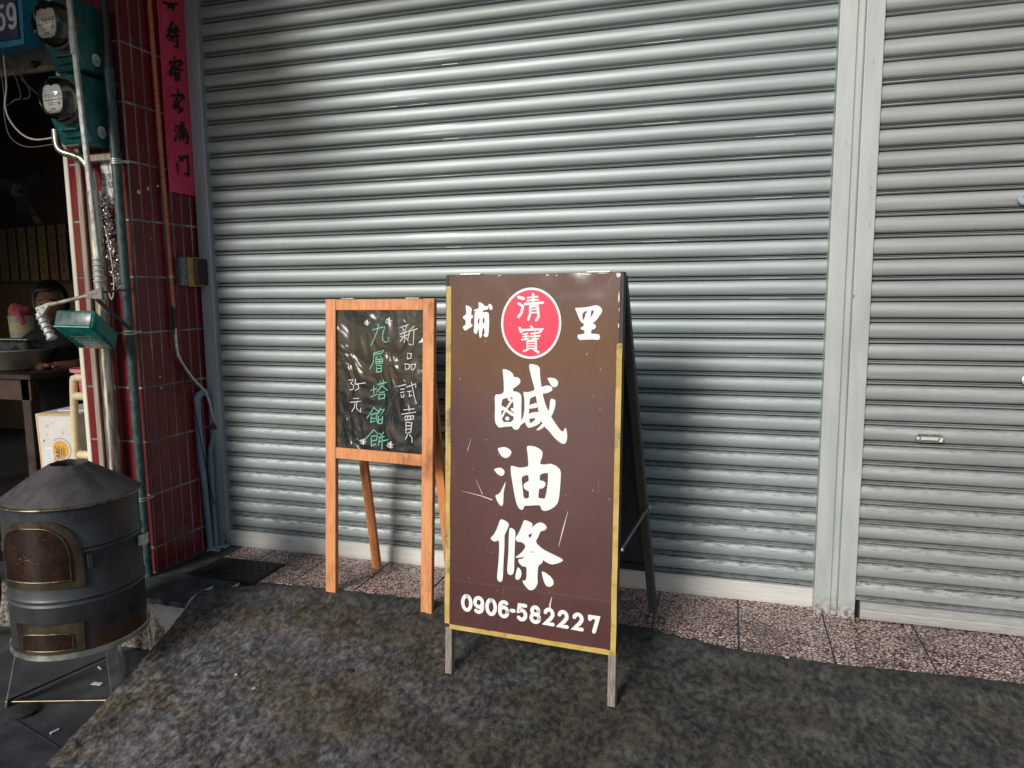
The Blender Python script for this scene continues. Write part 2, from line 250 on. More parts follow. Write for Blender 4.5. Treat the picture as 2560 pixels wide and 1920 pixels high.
DATA = r'''{"P":{"xian":[[[[-103.8,1186.9],[-91.3,1186.5],[-73.7,1179.7],[-62.3,1169.8],[-60.2,1158.2],[-50.2,1160],[-39.3,1156],[-33.8,1145.6],[-37.1,1136.4],[-47,1127.3],[-60.5,1119.5],[-63.9,1108.4],[-46.8,1106.9],[-33.6,1100.1],[-29.6,1088.3],[-30.2,1046.3],[-28.4,998.8],[-34.4,979.5],[-42,970.6],[-51.7,968.9],[-60.7,973.2],[-63.9,981.1],[-92.8,977.7],[-114.5,972.8],[-123.7,980.8],[-130.1,991.6],[-132.3,1011.8],[-131,1041.6],[-133.5,1093.2],[-109.9,1094.9],[-97.4,1103.8],[-98.6,1138.7],[-101.2,1167.9]],[[-106.5,1075.9],[-88.1,1082.2],[-62.1,1088.8],[-59.2,1044.9],[-59,997.2],[-106.4,993.9]]],[[[-56.9,1076.2],[-66.5,1066.6],[-78,1049.6],[-89.5,1032.4],[-99.1,1013.5],[-108.9,1001.9],[-109,1013],[-99.3,1030.1],[-87.8,1049.1],[-74.3,1069.9],[-64.7,1081.3]]],[[[-109.4,1053.6],[-99.6,1052.2],[-85.7,1043.7],[-70,1033.4],[-56.3,1026.7],[-56.1,1015.7],[-69.8,1020.5],[-87.6,1031.8],[-101.4,1041.1],[-109.3,1044.4]]],[[[-81.5,1083.6],[-72.6,1085.4],[-67.4,1080.5],[-70.5,1073],[-78.2,1071.6],[-83,1076.9]]],[[[-107.4,1046.4],[-100.7,1048.5],[-95.5,1043.2],[-98.2,1036.5],[-106.1,1035.3]]],[[[-89.3,1014],[-80.7,1016.3],[-74.4,1010.4],[-77.4,1001.7],[-87.2,1000.1],[-92.4,1006.5]]],[[[-71.3,1044.4],[-65.5,1048.3],[-56.5,1045],[-56.4,1035.9],[-65.3,1033.6]]],[[[-3.9,1206.3],[10.5,1208.1],[29.5,1203.5],[38,1195.5],[38.7,1168.5],[44.6,1131],[51.9,1093.4],[63.8,1057.9],[79.2,1029.8],[94.6,1005.4],[113.6,981.2],[124.2,971.1],[130.3,978.6],[135.7,987.9],[140.3,979.2],[142.9,957.8],[141,939.7],[134.9,930.4],[127.5,928.8],[114.4,934.5],[91.7,952.9],[72.5,975.3],[61.1,983.7],[49.5,999.4],[39.8,1020.6],[31.7,1056.4],[23.5,1099.5],[15.3,1135.3],[3.4,1171.1]]],[[[-23.7,1109.3],[-12.9,1106],[6.2,1109.7],[28.9,1119.6],[51.4,1130.1],[68.2,1134.3],[81.4,1130.5],[86.4,1122.8],[83.5,1114.5],[66.8,1106.6],[44.2,1102.1],[17.9,1092],[2.7,1086],[1.1,1062.3],[-0.4,1033.1],[-5.9,1014.6],[-15.3,999.5],[-30.6,987.7],[-42.1,977.9],[-45.2,981.4],[-30.7,998.7],[-21.3,1017.5],[-17.9,1046.9],[-18.3,1079.6]]],[[[65.2,1158.6],[75.3,1161.8],[92.1,1160.2],[103.4,1153.4],[107.2,1143.9],[103.7,1133.1],[92.6,1127.3],[83.2,1131.3],[75.6,1142.8]]],[[[79.1,1087.4],[89.5,1087.1],[97.8,1081.7],[97.4,1063],[90.3,1037.6],[75.7,1011.6],[64.7,994.8],[49.8,979.4],[36.7,972.5],[26.4,971.9],[40.3,986.2],[55.2,1003.3],[68,1025.6],[75.1,1051.2]]],[[[-0,1060.8],[29.5,1071.5],[33.6,1053.6],[-0.6,1046.9]]],[[[-4.2,1027.5],[7.2,1033.5],[30,1038.2],[39.6,1035.1],[43.6,1017.2],[45.7,1002.8],[32.6,991.2],[11.8,982],[-1.6,978.4],[-11.3,988.8],[-15.3,999.5]],[[-0.9,1011.2],[20.8,1016],[23.6,1009.6],[13.4,1001.1],[5.1,995.1]]]],"you":[[[[-119.6,897.4],[-105.8,902],[-88.1,903.9],[-72.3,896.8],[-65.1,888],[-68.1,876.7],[-77.8,866.8],[-89.6,863],[-103.5,868.7],[-114.3,882.8]]],[[[-133.5,819.8],[-120.8,824.5],[-107,827.4],[-95,820.9],[-90.2,811.9],[-94.8,800.4],[-104.6,795.8],[-116.6,800.5],[-126.6,809.1]]],[[[-86.7,778.6],[-87.3,769.2],[-94.1,738.7],[-94.6,712.5],[-95.6,693.6],[-100.7,684.5],[-109.4,688.6],[-119.6,702.7],[-127.3,721.5],[-119.8,726],[-109.9,731.7],[-98.2,753.4]]],[[[-7.2,912.1],[5,914.8],[24.2,913.4],[43.3,905.2],[53,896],[52.1,879.6],[45.9,862.7],[44.1,850.5],[63.1,851.2],[81.9,855.5],[100.8,851.1],[115.9,840.6],[122.1,828.4],[120.5,786.6],[117.5,742.7],[112.3,716.7],[99.4,700.9],[80.7,688.1],[63.8,682.8],[52.3,686.1],[46.3,703.2],[11.8,698.1],[-15.2,694.4],[-15.8,684.3],[-22.7,678.1],[-34.5,682.6],[-44.5,702.1],[-52.7,734.9],[-61.1,778.9],[-67.4,811.8],[-67.7,837.8],[-52,835.3],[-32.5,832.3],[-9.3,836.6],[0.3,841],[-2.1,872.1],[-5.4,893.9]],[[-26.2,796.5],[-12.8,806.9],[0.7,807.9],[2.2,785.9],[-8.6,781.3],[-18.1,771.3],[-16,758.5],[-5.1,751],[3.4,751],[3.8,724],[-16.3,721.1],[-20.6,756.3]],[[43.9,813.2],[59.8,819.9],[74.9,822.2],[73.6,782.7],[68.5,745.6],[63.1,726.8],[49.7,728.5],[39.1,726.5],[40.9,761.6],[53,763.3],[62.4,770.7],[66.1,780.2],[62.2,789],[52.6,791.9],[43.5,791.9]]]],"tiao":[[[[-106.5,636.6],[-91.2,634.7],[-73.2,625.4],[-73.1,613.4],[-83,590.5],[-89.5,577.7],[-88.5,534.1],[-91.9,475.3],[-93.4,421.3],[-96.3,406.2],[-104,400.3],[-114.3,406.3],[-117,418.3],[-111.4,472.9],[-109,531.8],[-110.8,558.4],[-123.6,550.6],[-136.5,552.1],[-144.4,561],[-131.6,575.6],[-118.9,598.9]]],[[[-70.5,608.8],[-55.3,606.5],[-46.1,596.9],[-48.1,553.3],[-49.4,495],[-49.9,451.3],[-53.3,438.7],[-63.3,431.5],[-75.1,435.9],[-77.4,452.7],[-72.9,511.6],[-72.5,560.2]]],[[[-14,643.5],[2,640.3],[18,633.4],[18.1,625.3],[13.2,615.2],[26.9,628.6],[44,640.8],[62.2,637.9],[73.7,624.9],[66.5,612.8],[49.4,608.1],[42.3,589.7],[30.3,565.9],[57.7,543.7],[97.1,529.3],[139,513.9],[121.8,500.5],[90.4,490],[63.3,501.4],[33.4,521.8],[17.4,532.8],[-3.8,512.6],[-23.7,502],[-48.9,499],[-21.5,521.6],[-5.7,546],[-14.4,557.1],[-27,560.5],[-39.6,559],[-47.3,571.7],[-34.9,590.9],[-22.7,618.6]],[[1.7,588.6],[18.4,598.1],[15.1,586.7],[8.8,577.9]]],[[[-36.2,494.2],[-16.2,499],[-6.4,521.9],[13.5,527.6],[33.3,525.1],[53.2,516.9],[60.8,505.9],[56.1,491],[41.4,479.6],[39.5,438.5],[40.9,414.7],[32.7,396.7],[20.4,386.8],[7.9,386.1],[-4.8,396.5],[-15,409.7],[-17.6,417.6],[-2.6,421],[-1.8,471.8],[-18.3,469.8],[-31,480.3]]],[[[-35.9,467.6],[-23.1,454.7],[-21.4,437.9],[-27.8,422.5],[-37.8,416.4],[-46.5,423.5],[-43.2,442.4]]],[[[55,462.1],[68.8,459.1],[88.6,447.3],[99.6,434.4],[101.3,420.3],[91.7,409.5],[77,407.5],[67,418.1],[59.3,441.1]]]],"pu":[[[[-251.4,1415.4],[-240.5,1414.3],[-226.8,1406.5],[-226.7,1395.8],[-229.3,1381.6],[-220.8,1379.9],[-222.6,1369.2],[-229.2,1367.4],[-230.3,1349.6],[-222.5,1346.1],[-224.3,1339],[-239.8,1330],[-250.7,1322.7],[-259.4,1329.8],[-262.6,1338.7],[-250.9,1344.2],[-249.8,1362],[-259.7,1367.3],[-262.8,1374.4],[-248,1383.4],[-248.9,1399.4]]],[[[-161.6,1422.2],[-150.1,1418.6],[-143.6,1409.9],[-146.1,1400],[-153.7,1398.6],[-159.5,1408.1]]],[[[-200.7,1427.6],[-188.4,1424.8],[-178.7,1418.7],[-177.9,1412.7],[-163.4,1414.1],[-159.5,1408.1],[-163.3,1401.1],[-182.4,1397.6],[-182.3,1390.5],[-167,1392.3],[-158.2,1387],[-157.1,1353.6],[-158.7,1318.3],[-161.6,1304.2],[-168.1,1299.8],[-177.7,1304],[-179.7,1309.3],[-174.7,1312.9],[-176,1332.3],[-181.8,1334],[-184.7,1318.1],[-185.4,1303.9],[-191.1,1297.4],[-195,1300.2],[-197.1,1317.9],[-199.1,1332.1],[-202.9,1321.4],[-205.5,1312.5],[-212.5,1312.4],[-218.4,1319.5],[-216.6,1339.1],[-216,1367.5],[-215.1,1392.3],[-203.5,1395.8],[-217,1394.1],[-219,1399.4],[-199.7,1404.7],[-198.7,1415.3]],[[-202.1,1362.2],[-195.6,1372.9],[-195.4,1353.4],[-201.2,1346.3]],[[-182.9,1367.6],[-176,1372.9],[-175.8,1353.5],[-181.9,1348.2]]]],"li":[[[[162.4,1405.9],[175.6,1406.6],[196.5,1407.6],[217.1,1410.9],[237.6,1415.8],[251.4,1410.8],[260.1,1399.2],[256.9,1389.2],[247,1374.2],[235.3,1359.1],[225.1,1355.7],[235.5,1349.1],[239.1,1340.8],[234.1,1334.1],[222.1,1331.6],[221.7,1317.2],[236.1,1317.4],[249.9,1315.8],[253.5,1305.8],[250.2,1296.4],[226.2,1298.1],[198.5,1296.7],[181.2,1295.5],[173.3,1303.2],[173.8,1313.3],[186,1315.1],[198.1,1317.9],[197.9,1328.7],[185.7,1332.6],[183.2,1337],[194.2,1343.8],[195.8,1352.2],[187,1355.5],[179.9,1365.6],[172.6,1382.4],[167.1,1395.8]],[[189.2,1385.8],[196.7,1392.5],[204.6,1396.5],[205.8,1390.8],[199.6,1385.1],[199.4,1377.4],[195.5,1368.3],[191.1,1362.3]],[[220.1,1395.9],[229.4,1399.2],[228.6,1387.5],[220.5,1376.5],[217.2,1371.8],[219.7,1385.2]]]]},"SW":{"qing":[[6.8,[[-45.5,1444.3],[-25.9,1439]]],[5.4,[[-45.2,1421.8],[-32.2,1414.8]]],[5.9,[[-28.5,1411.4],[-33.7,1388.9],[-44.6,1375]]],[4.1,[[-10.5,1442.3],[25.8,1445.5]]],[3.4,[[-14.1,1432],[29.6,1435.2]]],[5.4,[[-21.2,1420],[46,1424.9]]],[5.9,[[9.4,1454.2],[9.9,1418.2]]],[5.4,[[-1,1412.4],[-0.6,1385.5],[-7.7,1364.8]]],[5.7,[[-1,1411.3],[26.3,1413.7],[30.5,1375.3],[21.6,1363.2]]],[3,[[1,1400],[24.6,1402]]],[3,[[1.1,1389],[24.8,1390.7]]]],"bao":[[5.4,[[3.6,1340.7],[11.1,1329.7]]],[5.9,[[-39.3,1335.2],[-34,1321.3]]],[5.4,[[-34.8,1327.2],[43.8,1331.4],[36.7,1322]]],[3,[[-27.2,1313.4],[-8.8,1315.7]]],[3,[[-27.1,1304.1],[-6.9,1306.7]]],[3.4,[[-31.4,1293.6],[-4.9,1297.4]]],[3.2,[[-16.9,1314.6],[-16.6,1293.8]]],[3.2,[[2.2,1315.5],[33.1,1318.6]]],[3.4,[[0.5,1305.1],[36.9,1308.3]]],[3.2,[[17.4,1320.8],[17.8,1296]]],[3,[[5.4,1295.8],[30.8,1298.6]]],[3.9,[[-10.3,1288.7],[-9.9,1260.9]]],[3.9,[[-10.3,1288.7],[22.6,1290.9],[23,1261.5]]],[2.5,[[-8.4,1280],[20.9,1281.5]]],[2.5,[[-8.2,1271.4],[21,1272.5]]],[3,[[-10,1262.3],[23,1263.9]]],[3.9,[[-8.1,1258.2],[-23.5,1252.7]]],[5.4,[[15.7,1259.6],[31.6,1249.6]]]]},"CH":{"white":[[[123.1,1270.2],[132.2,1261]],[[100.2,1234.7],[149.4,1250.5]],[[117.4,1237.7],[124.5,1222.5]],[[138.8,1243.5],[129.8,1223.9]],[[105.8,1208.3],[151.2,1222.8]],[[128.8,1222.5],[127.5,1173.7]],[[108.5,1196.7],[148.6,1206.5]],[[126.2,1199.3],[106,1175.7]],[[130,1197],[146.2,1178.7]],[[174.9,1243.8],[153.8,1227.4],[148.7,1201.9],[142.4,1183.3]],[[153.8,1222.8],[191.9,1232.4]],[[175,1227.6],[171.3,1162.9]],[[148.9,1167.1],[162.3,1162.7]],[[142.9,1125.2],[144.1,1102],[160.1,1107],[162.6,1125.7],[142.8,1126.1]],[[130.9,1080.6],[134.8,1056.5],[152.4,1060.3],[152.3,1078.9],[130.8,1081.6]],[[160.3,1076.8],[164.7,1056],[179.1,1061.1],[184.2,1082.2],[160.3,1077.8]],[[126,1011.3],[134.1,1005.1]],[[97.5,982.1],[136.9,992.1]],[[110.1,969.9],[128.9,973]],[[110.2,955.8],[129,959.9]],[[112.9,946.5],[115.7,934],[128.1,940.2],[126.4,949.5]],[[139.6,980.5],[184.9,996.3]],[[145.1,962],[163.9,965.1]],[[154.8,962.4],[153.3,941.3],[166.7,946.6]],[[163.6,1002.5],[177.4,942.4],[188.3,912.6]],[[184.9,998.6],[185,980]],[[151,899],[153.8,878.1]],[[126.9,881.3],[177.8,888.7]],[[116.2,861.9],[185.9,875.1]],[[132.5,853.4],[135.3,837.1],[172.8,844],[175.4,858.2],[132.5,854.4]],[[146,854.2],[147.1,840.1]],[[159.4,856.3],[159.5,842.3]],[[138.1,827.8],[138.4,780.7],[162.6,787],[167.6,827.2],[138.1,828.8]],[[139.8,811.5],[165,815.4]],[[139.9,797.3],[165.1,801.3]],[[149.2,779.1],[135.9,754.6]],[[154.6,777.1],[168.1,763.8],[168.3,742.7]],[[-158,999.8],[-132.2,1003.2],[-146.5,985.8],[-129.2,976.8],[-134.9,959.6],[-152.2,956.5]],[[-120.7,1006],[-123.5,984.2],[-106.4,982.5],[-103.5,965.7],[-123.5,955.3]],[[-120.7,983.4],[-68.5,991.2]],[[-132,918.6],[-103.4,920.9]],[[-149.2,900.8],[-92,908.4]],[[-123.3,902],[-126.2,880.1],[-140.5,859.9]],[[-114.8,904.9],[-115.8,875.8],[-94.7,860],[-93,877]],[[-75.5,1253.9],[-58.1,1267.3],[-59.3,1246.8],[-72.8,1250.1],[-48.6,1258.3]],[[-62.1,1267.3],[-60.7,1244.5]],[[-71.5,1263.8],[-52.6,1248]],[[32.1,1261.7],[53.3,1277.8],[51.8,1252.5],[35.4,1256.6],[64.8,1266.6]],[[48.4,1277.7],[50.2,1249.7]],[[37,1273.5],[60,1254]],[[-94.9,724.7],[-75.7,740.6],[-77.1,717.8],[-91.9,720.5],[-65.3,731.2]],[[-80.1,740.3],[-78.6,715.2]],[[-90.5,735.8],[-69.7,719.6]],[[43.3,720],[64.7,737.8],[63.2,711.9],[46.6,715],[76.3,727.2]],[[59.7,737.4],[61.5,708.9]],[[48.2,732.3],[71.4,713.9]]],"green":[[[-34,1225.4],[29.5,1240.2]],[[-3.6,1249.3],[-9,1218.6],[-25.5,1185.3],[-42.1,1156.5]],[[29.5,1240.2],[18.7,1204.8],[18.8,1181.3],[32.6,1172.1],[49,1177.1],[46.2,1193.4]],[[-25.2,1123.7],[24.5,1136.6],[16.3,1124.6],[-25.2,1116.6]],[[-25.2,1123.7],[-27.9,1085.6],[-47.3,1051.7]],[[-8.5,1109.8],[-16.8,1100.2]],[[5.3,1112.6],[16.4,1101]],[[-16.8,1095.4],[-13.9,1076.5],[19.3,1082.2],[19.2,1098.7],[-16.8,1096.4]],[[1.5,1098.3],[1.6,1079.3]],[[-13.9,1086],[19.3,1090.2]],[[-11.1,1069.5],[-11,1041],[12.9,1044.1],[14.9,1070.2],[-11.1,1070.4]],[[-9.4,1055.3],[12.8,1058.3]],[[-41.3,958.7],[-10.6,967.2]],[[-25.7,978.5],[-24.5,940.4]],[[-41.2,930],[-7.8,943.5]],[[-7.9,986.4],[39,997.7]],[[7.5,1003.6],[6,979.8]],[[24.1,1006.6],[19.8,982.7]],[[14.3,980.1],[-10.6,952.9]],[[17,980.2],[44.7,962.4]],[[3.3,951.1],[28.2,955.5]],[[0.6,941.5],[0.7,922.4],[28.4,928.5],[31,945.2],[0.6,942.4]],[[-24.2,885.3],[-60.6,835.3]],[[-24.2,882.9],[3.7,862.9]],[[-38.1,853.4],[-7.4,859.9]],[[-38.1,853.4],[-40.8,817.2],[-18.4,825.7]],[[-7.4,859.9],[-10.1,838.2],[-38.1,834.2]],[[9.2,884.7],[-1.8,860.2]],[[6.5,875],[28.6,878.5],[9.4,851.3]],[[-1.7,845.9],[-1.6,814.7],[17.9,816.9],[20.5,847.1]],[[-1.7,831.5],[19.4,834.2]],[[-15.7,837.9],[-1.6,814.7]],[[-26.6,784.4],[-68.8,738.2]],[[-23.8,784.6],[-1.4,766.8]],[[-37.7,754.8],[-6.9,761.6]],[[-37.7,754.8],[-37.6,711.3],[-12.4,722.8]],[[-6.9,761.6],[-9.6,739.8],[-36,735.6]],[[4.2,772],[12.6,765.3]],[[26.4,778.2],[15.3,763.1]],[[-1.3,752.4],[29.2,759.2]],[[-1.2,733.2],[48.7,746.2]],[[7,755.4],[-1.1,714]],[[18.2,756.1],[16.8,700.8]]]},"CO":[[[-61.2,2764.8],[-22.7,2766],[41.9,2790.3]],[[-12.4,2769.6],[-31.6,2741.9]],[[-15.6,2755.8],[12.6,2769],[2.1,2743.2]],[[-2.8,2690.7],[-41.5,2635.7]],[[-12.9,2654.4],[-54.6,2601.1]],[[-28.6,2630.5],[-32.2,2591.7]],[[1.1,2658.9],[33.3,2674.1]],[[-7.3,2642],[42.7,2662.8]],[[16.5,2678.2],[9.4,2637.9]],[[-16.5,2615.5],[37.3,2642]],[[26.6,2638.6],[17.9,2580.9],[-6.6,2575.9]],[[-10.9,2603],[-1,2599]],[[-8,2523.1],[-2.1,2512.9]],[[-34.3,2495.6],[-42.5,2480]],[[-34.4,2494.1],[36.5,2519.2],[46.4,2512.4],[27.3,2494.9]],[[0.7,2506.6],[-46.1,2441.1],[-43.5,2432.3],[-18.8,2443.8],[20.6,2497.8]],[[-22.6,2476.1],[46.6,2476.1]],[[-8.5,2444.2],[-7.4,2418.1],[14.3,2428.6],[20.3,2456.8],[-8.4,2445.2]],[[2.2,2372.4],[7.9,2359.3]],[[-42.4,2334.9],[35.6,2356.4],[42,2348.2],[19.2,2330.5]],[[-0.6,2342.7],[-33.7,2281.8],[-20.1,2280.1],[19.4,2333]],[[-24,2313],[-5.1,2293.2],[25.4,2283.2],[-8.3,2258.6]],[[-27.8,2196.1],[-14.7,2189.1]],[[-33.6,2170.7],[-20.5,2163.6]],[[-41.4,2123.1],[-17.9,2154.4]],[[-0,2197],[29.1,2208]],[[12.3,2216.7],[12.9,2185]],[[28.3,2222.6],[27.5,2190.4]],[[-5.2,2178.9],[42,2193.4]],[[0.8,2167.9],[-6.4,2127.3]],[[0.9,2168.9],[40.9,2180.8],[53.6,2163.5],[46.8,2127.4],[31.7,2119.7]],[[22.8,2177.2],[18.6,2132]],[[10.2,2155],[12.4,2140.7]],[[30.6,2161.5],[32.1,2146.9]],[[-30.7,2015.2],[-35.5,1999.7],[-32.2,1960.9]],[[-17.2,2047.8],[-4.2,2036.7]],[[-15.6,2027.4],[-8.5,2043.4],[2.7,2035.4],[11.3,2051.7],[40.5,2059.1],[43.5,2012.2],[40.5,1964.1],[10.9,1969.7]]]}'''

# ================================================================ materials of the place
def m_slat(name, tint):
    t = NT(name); t.set(metal=.28, spec=.5)
    co = t.coord((1.2, 8, 22), world=True); n1 = t.noise(co, 2.0, 4, .5)
    rnd = t.n('ShaderNodeObjectInfo').outputs['Random']
    base = t.ramp(n1, [(.3, tuple(c*.86 for c in tint)), (.7, tuple(min(1, c*1.1) for c in tint))])
    base = t.mix(t.math('MULTIPLY', rnd, .16), base, tuple(c*.7 for c in tint))
    # grime that settles along the upper ledge of each slat, thicker near the pavement
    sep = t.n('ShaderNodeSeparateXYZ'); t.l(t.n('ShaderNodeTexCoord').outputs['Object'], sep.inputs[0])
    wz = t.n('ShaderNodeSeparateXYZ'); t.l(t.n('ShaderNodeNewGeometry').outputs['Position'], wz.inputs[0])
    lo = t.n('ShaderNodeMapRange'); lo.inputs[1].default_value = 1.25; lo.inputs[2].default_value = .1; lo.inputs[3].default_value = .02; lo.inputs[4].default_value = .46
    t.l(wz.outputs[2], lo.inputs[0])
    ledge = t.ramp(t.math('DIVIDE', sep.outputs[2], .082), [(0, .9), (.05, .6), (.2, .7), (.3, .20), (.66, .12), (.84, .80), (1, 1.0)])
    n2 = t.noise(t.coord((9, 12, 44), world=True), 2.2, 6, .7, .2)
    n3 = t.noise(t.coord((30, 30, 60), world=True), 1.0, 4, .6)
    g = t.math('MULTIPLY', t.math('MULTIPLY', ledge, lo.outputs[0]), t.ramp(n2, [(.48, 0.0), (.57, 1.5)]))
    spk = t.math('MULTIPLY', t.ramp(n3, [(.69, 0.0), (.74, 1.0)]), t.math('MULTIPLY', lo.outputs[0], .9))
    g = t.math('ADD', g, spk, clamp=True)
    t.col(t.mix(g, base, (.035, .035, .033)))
    t.rgh(t.mix(g, t.ramp(n1, [(.3, .42), (.7, .54)]), (.75, .75, .75)))
    wav = t.noise(t.coord((1.6, 1, 14), world=True), 2.2, 3, .5)
    t.bump(wav, .05, .006)
    return t.m
SLAT_L = m_slat('shutter paint', (.355, .400, .405)); SLAT_R = m_slat('shutter paint right', (.36, .372, .372))
def m_frame(name, a, b):
    t = NT(name); t.set(spec=.5, metal=.15)
    co = t.coord((14, 14, 2), world=True); n1 = t.noise(co, 1.4, 6, .6)
    c = t.ramp(n1, [(.3, a), (.7, b)])
    n2 = t.noise(t.coord((60, 60, 18), world=True), 1.2, 6, .7)
    chip = t.ramp(n2, [(.665, 0.0), (.69, 1.0)])
    wz = t.n('ShaderNodeSeparateXYZ'); t.l(t.n('ShaderNodeNewGeometry').outputs['Position'], wz.inputs[0])
    rz = t.n('ShaderNodeMapRange'); rz.inputs[1].default_value = .09; rz.inputs[2].default_value = .0; t.l(wz.outputs[2], rz.inputs[0])
    rust = t.math('MULTIPLY', rz.outputs[0], t.ramp(t.noise(t.coord((40, 40, 40), world=True), 1.3, 5), [(.42, 0.0), (.6, 1.0)]), clamp=True)
    c = t.mix(chip, c, (.10, .085, .075)); c = t.mix(rust, c, (.12, .045, .02)); t.col(c)
    t.rgh(t.ramp(n1, [(.3, .38), (.7, .52)])); t.bump(n2, .08, .003)
    return t.m
FRAME = m_frame('painted door frame', (.36, .40, .40), (.46, .49, .48)); JAMB = m_frame('painted jamb', (.30, .345, .39), (.42, .455, .49))
ALU = simple('brushed aluminium rail', (.58, .58, .56), (.70, .70, .68), .4, .25, 3, .05, (2, 10, 160), rvar=.1)
RAILG = simple('grey bottom rail', (.36, .36, .36), (.46, .46, .45), .45, .3, 6, .05, (2, 10, 40))
DARK = simple('dark backing and gap shade', (.012, .012, .012), None, .8)
RUBBER = simple('black rubber', (.02, .02, .02), (.035, .035, .035), .7, 0, 60, .2)

def m_ramp():
    t = NT('rough dark concrete'); t.set(spec=.35)
    co = t.coord(world=True)
    big = t.noise(co, 1.9, 5, .62); an = t.coord((1.15, .85, 1), world=True, rot=(0, 0, .5))
    mid = t.noise(an, 40, 5, .56, .1); fine = t.noise(co, 130, 4, .6); gr = t.noise(an, 85, 2, .5); lump = t.noise(an, 9, 3, .5)
    m2 = t.math('ADD', t.math('MULTIPLY', mid, .60), t.math('MULTIPLY', gr, .14)); m2 = t.math('ADD', m2, t.math('MULTIPLY', lump, .26))
    c = t.ramp(m2, [(.39, (.032, .031, .030)), (.47, (.072, .070, .067)), (.53, (.122, .118, .114)), (.62, (.24, .232, .224))])
    sm = t.noise(co, 4.2, 5, .6, .4); c = t.mix(t.ramp(sm, [(.48, 0.0), (.64, .6)]), c, t.ramp(gr, [(.35, (.060, .058, .055)), (.65, (.12, .115, .11))]))
    pur = t.noise(t.coord((1, 1.6, 1), world=True), 3.4, 5, .6, .5)
    c = t.mix(t.ramp(pur, [(.49, 0.0), (.60, .8)]), c, t.ramp(m2, [(.40, (.034, .028, .029)), (.62, (.24, .205, .20))]))
    brn = t.noise(t.coord((.8, 1.6, 1), world=True, rot=(0, 0, .7)), 2.4, 5, .6, .3)
    c = t.mix(t.ramp(brn, [(.51, 0.0), (.60, .8)]), c, t.ramp(m2, [(.40, (.028, .021, .012)), (.62, (.15, .112, .065))]))
    sy = t.n('ShaderNodeSeparateXYZ'); t.l(co, sy.inputs[0])
    c = t.mix(t.ramp(big, [(.38, .55), (.52, 0.0)]), c, t.ramp(m2, [(.42, (.016, .017, .016)), (.60, (.08, .08, .075))]))
    c = t.mix(t.ramp(fine, [(.66, 0.0), (.76, .4)]), c, (.28, .27, .25))
    wx = t.math('ADD', sy.outputs[0], t.math('MULTIPLY', big, 1.6)); dark_x = t.n('ShaderNodeMapRange'); dark_x.inputs[1].default_value = 1.5; dark_x.inputs[2].default_value = 2.9; dark_x.inputs[3].default_value = 0.0; dark_x.inputs[4].default_value = .78; t.l(wx, dark_x.inputs[0])
    c = t.mix(dark_x.outputs[0], c, t.ramp(m2, [(.40, (.017, .018, .015)), (.62, (.066, .064, .055))]))  # concrete turns darker towards the right end
    wy = t.math('ADD', sy.outputs[1], t.math('MULTIPLY', sm, .55)); dark_y = t.n('ShaderNodeMapRange'); dark_y.inputs[1].default_value = -.42; dark_y.inputs[2].default_value = -.20; dark_y.inputs[3].default_value = 0.0; dark_y.inputs[4].default_value = .72; t.l(wy, dark_y.inputs[0])
    c = t.mix(dark_y.outputs[0], c, t.ramp(m2, [(.40, (.018, .020, .018)), (.62, (.064, .066, .060))]))  # darker band along the tile edge
    t.col(c); t.rgh(t.ramp(m2, [(.3, .5), (.7, .85)]))
    h = t.math('ADD', t.math('MULTIPLY', m2, t.math('SUBTRACT', 1.9, sm)), t.math('MULTIPLY', fine, .02))
    t.bump(h, .8, .011)
    return t.m
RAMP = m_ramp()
def m_platform():
    t = NT('stained concrete'); t.set(spec=.4)
    co = t.coord(world=True); mid = t.noise(co, 9, 8, .68, .5); fine = t.noise(co, 60, 5, .7)
    top = t.ramp(mid, [(.3, (.018, .024, .025)), (.52, (.045, .055, .056)), (.72, (.12, .13, .13))])
    vr = t.n('ShaderNodeTexVoronoi'); vr.inputs['Scale'].default_value = 75; t.l(t.coord((1, 1, .8), world=True), vr.inputs['Vector'])
    agg = t.ramp(t.noise(co, 55, 5, .6), [(.36, (.03, .028, .024)), (.5, (.16, .135, .11)), (.64, (.36, .31, .27))])
    sxz = t.n('ShaderNodeSeparateXYZ'); t.l(co, sxz.inputs[0]); n_w = t.noise(t.coord((16, 16, 2.6), world=True), 1.5, 8, .68, .5)
    hz = t.n('ShaderNodeMapRange'); hz.inputs[1].default_value = -.22; hz.inputs[2].default_value = -.06; hz.inputs[3].default_value = -.14; hz.inputs[4].default_value = .10; t.l(sxz.outputs[2], hz.inputs[0])
    hx = t.n('ShaderNodeMapRange'); hx.inputs[1].default_value = -.22; hx.inputs[2].default_value = .05; hx.inputs[3].default_value = -.25; hx.inputs[4].default_value = .04; t.l(sxz.outputs[0], hx.inputs[0])
    wm = t.ramp(t.math('ADD', t.math('ADD', n_w, hz.outputs[0]), hx.outputs[0]), [(.46, 0.0), (.53, 1.0)])
    face = t.mix(wm, agg, (.52, .52, .53))
    face = t.mix(t.ramp(t.math('ADD', vr.outputs['Distance'], t.math('MULTIPLY', n_w, .5)), [(.42, 1.0), (.50, 0.0)]), face, (.030, .032, .030))
    nm = t.n('ShaderNodeSeparateXYZ'); t.l(t.n('ShaderNodeNewGeometry').outputs['True Normal'], nm.inputs[0])
    t.col(t.mix(t.ramp(nm.outputs[2], [(.35, 0.0), (.75, 1.0)]), face, top))
    t.rgh(t.ramp(mid, [(.3, .45), (.7, .8)])); t.bump(t.math('ADD', mid, t.math('MULTIPLY', fine, .4)), .6, .008)
    return t.m
PLAT = m_platform()
